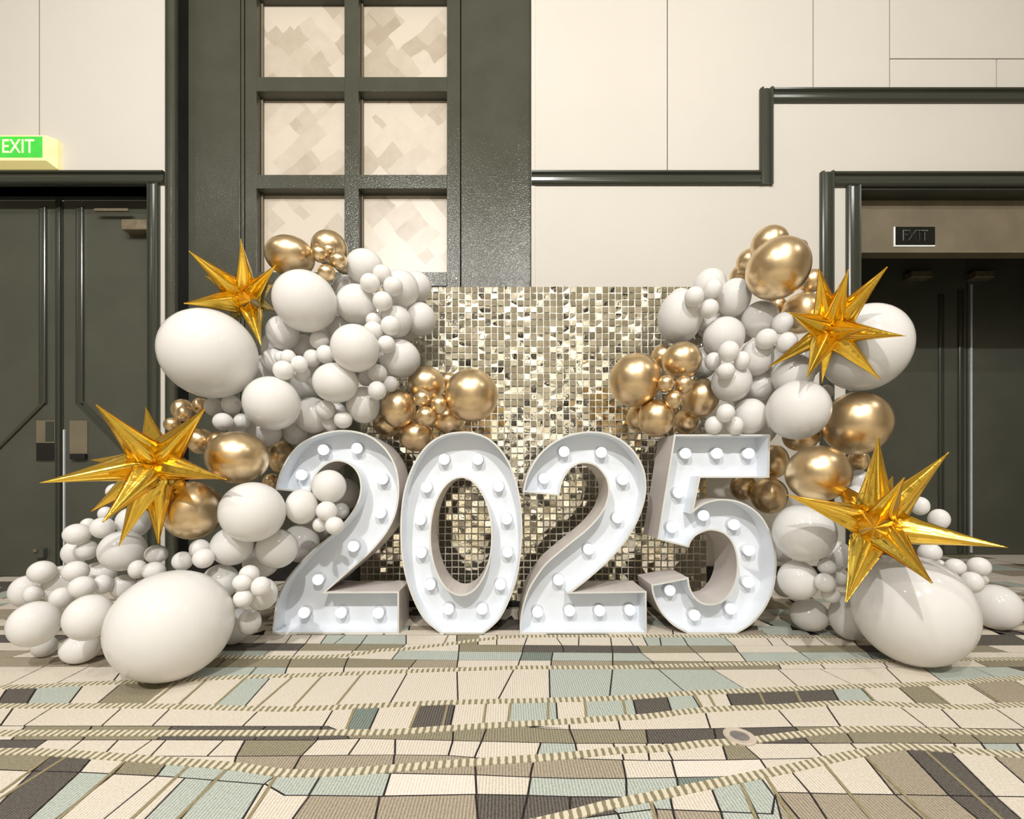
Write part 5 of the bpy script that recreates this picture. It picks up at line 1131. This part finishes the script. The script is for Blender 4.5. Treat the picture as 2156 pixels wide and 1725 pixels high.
# ------------------------------------------------------------------ marquee digits
DYF, DEP, REC, TH = 1.911, 0.205, 0.088, 0.006
def outline(runs):
    pts = []
    for r in runs:
        s = smooth_line(r, 5) if len(r) > 2 else [tuple(p) for p in r]
        pts += s[:-1]
    return pts
def ring_faces(bm, A, Bv, ya, yb):
    a = [bm.verts.new((x, ya, z)) for x, z in A]; b_ = [bm.verts.new((x, yb, z)) for x, z in Bv]; n = len(A)
    for k in range(n): bm.faces.new((a[k-1], a[k], b_[k], b_[k-1]))
def fill(bm, loops, y):
    tri = tessellate_polygon([[Vector((x, z, 0)) for x, z in l] for l in loops]); flat = [p for l in loops for p in l]
    vs_ = [bm.verts.new((x, y, z)) for x, z in flat]
    for t in tri:
        try: bm.faces.new([vs_[i] for i in t])
        except ValueError: pass
bulb_me = None
for name, label, runs, hole, bulbs in DIGITS:
    ol = outline(runs)
    if signed(ol) < 0: ol = ol[::-1]
    zmin = min(p[1] for p in ol); ol = [(x, z-zmin if z-zmin > 1e-3 else 0.0) for x, z in ol]
    loops = [(ol, inset(ol, TH))]
    if hole:
        h = hole if signed(hole) < 0 else hole[::-1]; loops.append(([(x, z-zmin) for x, z in h], inset([(x, z-zmin) for x, z in h], TH)))
    cx = sum(p[0] for p in ol)/len(ol)
    d = empty('marquee_digit', (cx, DYF, 0)); tag(d, label, 'marquee digit', 'illuminated 2025 marquee digits')
    def dpart(nm, bm, m, parent=d, smooth=False):
        o = bm_obj(nm, bm, m, parent, smooth)
        if parent is d: o.location = (-cx, -DYF, 0)
        return o
    bm = bmesh.new()
    for A, I in loops: ring_faces(bm, A, A, DYF+.002, DYF+DEP)
    dpart('side_wall', bm, M['digit_side'])
    bm = bmesh.new()
    for A, I in loops: ring_faces(bm, I, I, DYF+.002, DYF+REC)
    dpart('inner_wall', bm, M['digit'])
    bm = bmesh.new()
    for A, I in loops:
        A2 = inset(A, -.0015)
        ring_faces(bm, A2, I, DYF, DYF); ring_faces(bm, A2, A2, DYF, DYF+.008); ring_faces(bm, I, I, DYF, DYF+.003)
    dpart('rim', bm, M['rim'])
    bm = bmesh.new(); fill(bm, [I for A, I in loops], DYF+REC); dpart('face_panel', bm, M['digit'])
    bm = bmesh.new(); fill(bm, [A for A, I in loops], DYF+DEP); dpart('back_cover', bm, M['digit_side'])
    for x, z in bulbs:
        z -= zmin
        bm = bmesh.new()
        if bulb_me is None:
            R = .0250; prof = [(0, -.050)]
            for k in range(1, 9):
                a = k*math.pi/2/8; prof.append((R*math.sin(a), -.030-R*.8*math.cos(a)))
            prof += [(R*.98, -.026), (R*.9, -.021), (.021, -.016), (.0195, -.013)]
            lathe(bm, prof, 24, 'y'); bulb = bm_obj('bulb', bm, M['bulb'], d, True); bulb_me = bulb.data
            bm2 = bmesh.new(); lathe(bm2, [(.0185, -.016), (.0225, -.014), (.023, -.005), (.028, -.003), (.029, 0)], 24, 'y'); col = bm_obj('socket', bm2, M['collar'], bulb, True); col_me = col.data
        else:
            bulb = link('bulb', bulb_me, None, d); col = link('socket', col_me, None, bulb); bm.free()
        bulb.location = (x-cx, REC, z)

# ------------------------------------------------------------------ balloons
def balloon_mesh(mat, name):
    bm = bmesh.new(); prof = []; N = 22
    for k in range(N+1):
        a = math.pi*k/N; r = math.sin(a); h = -math.cos(a)
        if h > .55:                                          # narrows to the neck behind
            t = (h-.55)/.45; h = .55+.45*t*1.18; r = r*(1-.10*t)
        prof.append([max(r, 0), h])
    prof[0][0] = 0; prof[-1] = [.05, 1.1]
    prof += [[.045, 1.16], [.075, 1.20], [.075, 1.23], [0, 1.23]]
    lathe(bm, prof, 44, 'y'); me = bpy.data.meshes.new(name); bmesh.ops.recalc_face_normals(bm, faces=bm.faces); bm.to_mesh(me); bm.free()
    for p in me.polygons: p.use_smooth = True
    me.materials.append(mat); return me
BM = {'w': balloon_mesh(M['w'], 'white_balloon'), 'g': balloon_mesh(M['g'], 'gold_balloon')}
for m, x, y, z, R, kx, kz, label in BALLOONS:
    o = bpy.data.objects.new('white_balloon' if m == 'w' else 'gold_balloon', BM[m]); C.objects.link(o)
    o.location = (x, y, z); o.scale = (R*kx, R, R*kz)
    tag(o, label, 'balloon', ('left' if x < 0 else 'right')+' garland balloons')

# ------------------------------------------------------------------ foil starbursts
def spike(bm, L, rmax, seed):
    rg = random.Random(seed); n = 36; prof = [(0, .10), (.04, .46), (.09, .74), (.15, .92), (.21, 1.0), (.29, .95), (.39, .80), (.5, .64), (.6, .50), (.7, .365), (.8, .24), (.9, .12), (.97, .045), (1.0, .025)]
    ph = rg.uniform(0, math.tau); rings = []
    for t, f in prof:
        ring = []
        for k in range(n):
            a = k*math.tau/n
            sq_ = 1+.16*abs(math.cos(2*(a+ph)))**3-.07+.075*math.cos(7*a+ph*3)*max(0, 1-t*1.15)                       # four soft ridges
            wr = 1+(.10*math.sin(a*7+t*40+ph) if t < .3 else .015*math.sin(a*5+t*20))*(1-t)
            r = rmax*f*sq_*wr; ring.append(bm.verts.new((r*math.cos(a), r*math.sin(a), t*L)))
        rings.append(ring)
    for A, Bv in zip(rings, rings[1:]):
        for k in range(n): bm.faces.new((A[k-1], A[k], Bv[k], Bv[k-1]))
    bm.faces.new(rings[-1]); bm.faces.new(rings[0])
    return prof, ph
for si, (label, c, tips) in enumerate(STARS):
    s = empty('foil_starburst', c); tag(s, label, 'balloon', 'gold foil starbursts')
    bm = bmesh.new(); bmesh.ops.create_icosphere(bm, subdivisions=3, radius=.042)
    for v in bm.verts: v.co *= 1+.12*math.sin(v.co.x*160+si)*math.sin(v.co.y*140)*math.sin(v.co.z*150)
    bm_obj('hub', bm, M['foil'], s, True)
    cv = Vector(c)
    for ti, tp in enumerate(tips):
        d = Vector(tp)-cv; L = d.length
        bm = bmesh.new(); rm = .152*min(L, .33); prof, ph = spike(bm, L, rm, si*20+ti)
        q = d.to_track_quat('Z', 'Y')
        o = bm_obj('spike', bm, M['foil'], s, True); o.rotation_mode = 'QUATERNION'; o.rotation_quaternion = q
        bm = bmesh.new()                                                      # two flat welded seams
        for a in (ph*-1, ph*-1+math.pi):
            V = []
            for t, f in prof:
                if t < .12: continue
                r = rm*f*1.09
                for rr in (r*.97, r+.0035*(1-t*.6)):
                    V.append(bm.verts.new((rr*math.cos(a), rr*math.sin(a), t*L)))
            for k in range(0, len(V)-2, 2): bm.faces.new((V[k], V[k+1], V[k+3], V[k+2]))
        bmesh.ops.solidify(bm, geom=list(bm.faces), thickness=.0008)
        bm_obj('seam', bm, M['seam'], o)

# ------------------------------------------------------------------ exit signs
def text(name, body, size, loc, mat, parent, extrude=.001, xs=1.0):
    cu = bpy.data.curves.new(name, 'FONT'); cu.body = body; cu.size = size; cu.extrude = extrude; cu.align_x = 'CENTER'; cu.align_y = 'CENTER'
    o = bpy.data.objects.new(name, cu); C.objects.link(o); o.parent = parent; o.location = loc; o.rotation_euler = (math.radians(90), 0, 0); o.scale = (xs, 1, 1)
    bpy.context.view_layer.update()
    me = bpy.data.meshes.new_from_object(o.evaluated_get(bpy.context.evaluated_depsgraph_get())); me.materials.clear(); me.materials.append(mat)
    n = bpy.data.objects.new(name, me); C.objects.link(n); n.parent = parent; n.location = loc; n.rotation_euler = o.rotation_euler; n.scale = o.scale
    bpy.data.objects.remove(o); return n
SY = WY-.07
def sx(u): return PX(u, SY)
def sz(v): return PZ(v, SY)
ex = empty('exit_sign', (sx(35), SY, sz(315))); tag(ex, 'lit green EXIT sign in a cream case above the left door', 'exit sign')
def rel(o, e): o.location = Vector(o.location)-Vector(e.location); return o
bm = bmesh.new()
f = [(sx(-30), SY-.0, sz(338)), (sx(97), SY, sz(338)), (sx(97), SY, sz(285)), (sx(-30), SY, sz(285))]
bq = [(sx(-38), SY+.045, sz(346)), (sx(107), SY+.045, sz(346)), (sx(107), SY+.045, sz(283)), (sx(-38), SY+.045, sz(283))]
wq = [(p[0], WY, p[2]) for p in bq]
fv, bv, wv_ = ([bm.verts.new(p) for p in L] for L in (f, bq, wq))
bm.faces.new(fv); bm.faces.new(wv_)
for k in range(4): bm.faces.new((fv[k-1], fv[k], bv[k], bv[k-1])); bm.faces.new((bv[k-1], bv[k], wv_[k], wv_[k-1]))
rel(bm_obj('case', bm, M['sign_case'], ex), ex)
rel(box('face', sx(-22), sx(89.5), SY-.002, SY, sz(332), sz(288), M['sign_green'], ex), ex)
rel(text('lettering', 'EXIT', .128, (sx(38.5), SY-.003, sz(310)), M['sign_text'], ex, .0008, .82), ex)
EY = LY-.004
ey = empty('exit_sign', (PX(1925, EY), EY, PZ(498, EY))); tag(ey, 'small unlit black EXIT sign on the lintel over the right doors', 'exit sign')
rel(box('face', PX(1884, EY), PX(1968, EY), EY-.003, LY, PZ(517, EY), PZ(478, EY), M['sign_dark'], ey, .001), ey)
rel(box('edge', PX(1882, EY), PX(1968, EY), EY-.004, LY, PZ(519.3, EY), PZ(517, EY), M['sign_edge'], ey, .0005), ey)
rel(box('edge', PX(1882, EY), PX(1884.2, EY), EY-.004, LY, PZ(517, EY), PZ(478, EY), M['sign_edge'], ey, .0005), ey)
rel(text('lettering', 'EXIT', .108, (PX(1925.5, EY), EY-.0035, PZ(497.5, EY)), M['sign_grey'], ey, .001, .82), ey)
cu = rel(text('lettering_core', 'EXIT', .100, (PX(1925.5, EY), EY-.0052, PZ(498.2, EY)), M['sign_dark'], ey, .0004, .82), ey)

# ------------------------------------------------------------------ ceiling lamps (they light the room)
for i, (x, y, pw, ax, ay, az, cone, rad) in enumerate(LAMPS):
    key = i < 2
    l = empty('ceiling_spotlight' if key else 'ceiling_downlight', (x, y, CEIL))
    tag(l, ('bright ceiling spotlight %s' % ('aimed at the left digits' if i == 0 else 'aimed at the right digits')) if key else 'round recessed ceiling downlight '+('nearest the left double door', 'over the left floor balloons', 'over the right floor balloons', 'nearest the right doorway', 'added to brighten the left of the rear wall', 'added to brighten the middle of the rear wall', 'added to brighten the right of the rear wall')[i-2], 'ceiling light', 'ceiling spotlights' if key else 'recessed ceiling downlights')
    bm = bmesh.new(); lathe(bm, [(.13, 0), (.13, -.012), (.10, -.016), (.095, -.0), ], 24, 'z'); bm_obj('trim_ring', bm, M['lampbody'], l, True)
    bm = bmesh.new(); lathe(bm, [(.09, -.004), (.05, -.006), (0, -.007)], 24, 'z'); bm_obj('lens', bm, M['lampglass'], l, True)
    ld = bpy.data.lights.new('lamp', 'SPOT'); ld.energy = pw; ld.color = WARM; ld.spot_size = math.radians(cone); ld.spot_blend = .7; ld.shadow_soft_size = rad
    lo = bpy.data.objects.new('lamp', ld); C.objects.link(lo); lo.parent = l; lo.location = (0, 0, -.03)
    lo.rotation_euler = (Vector((ax, ay, az))-Vector((x, y, CEIL-.03))).to_track_quat('-Z', 'Y').to_euler()
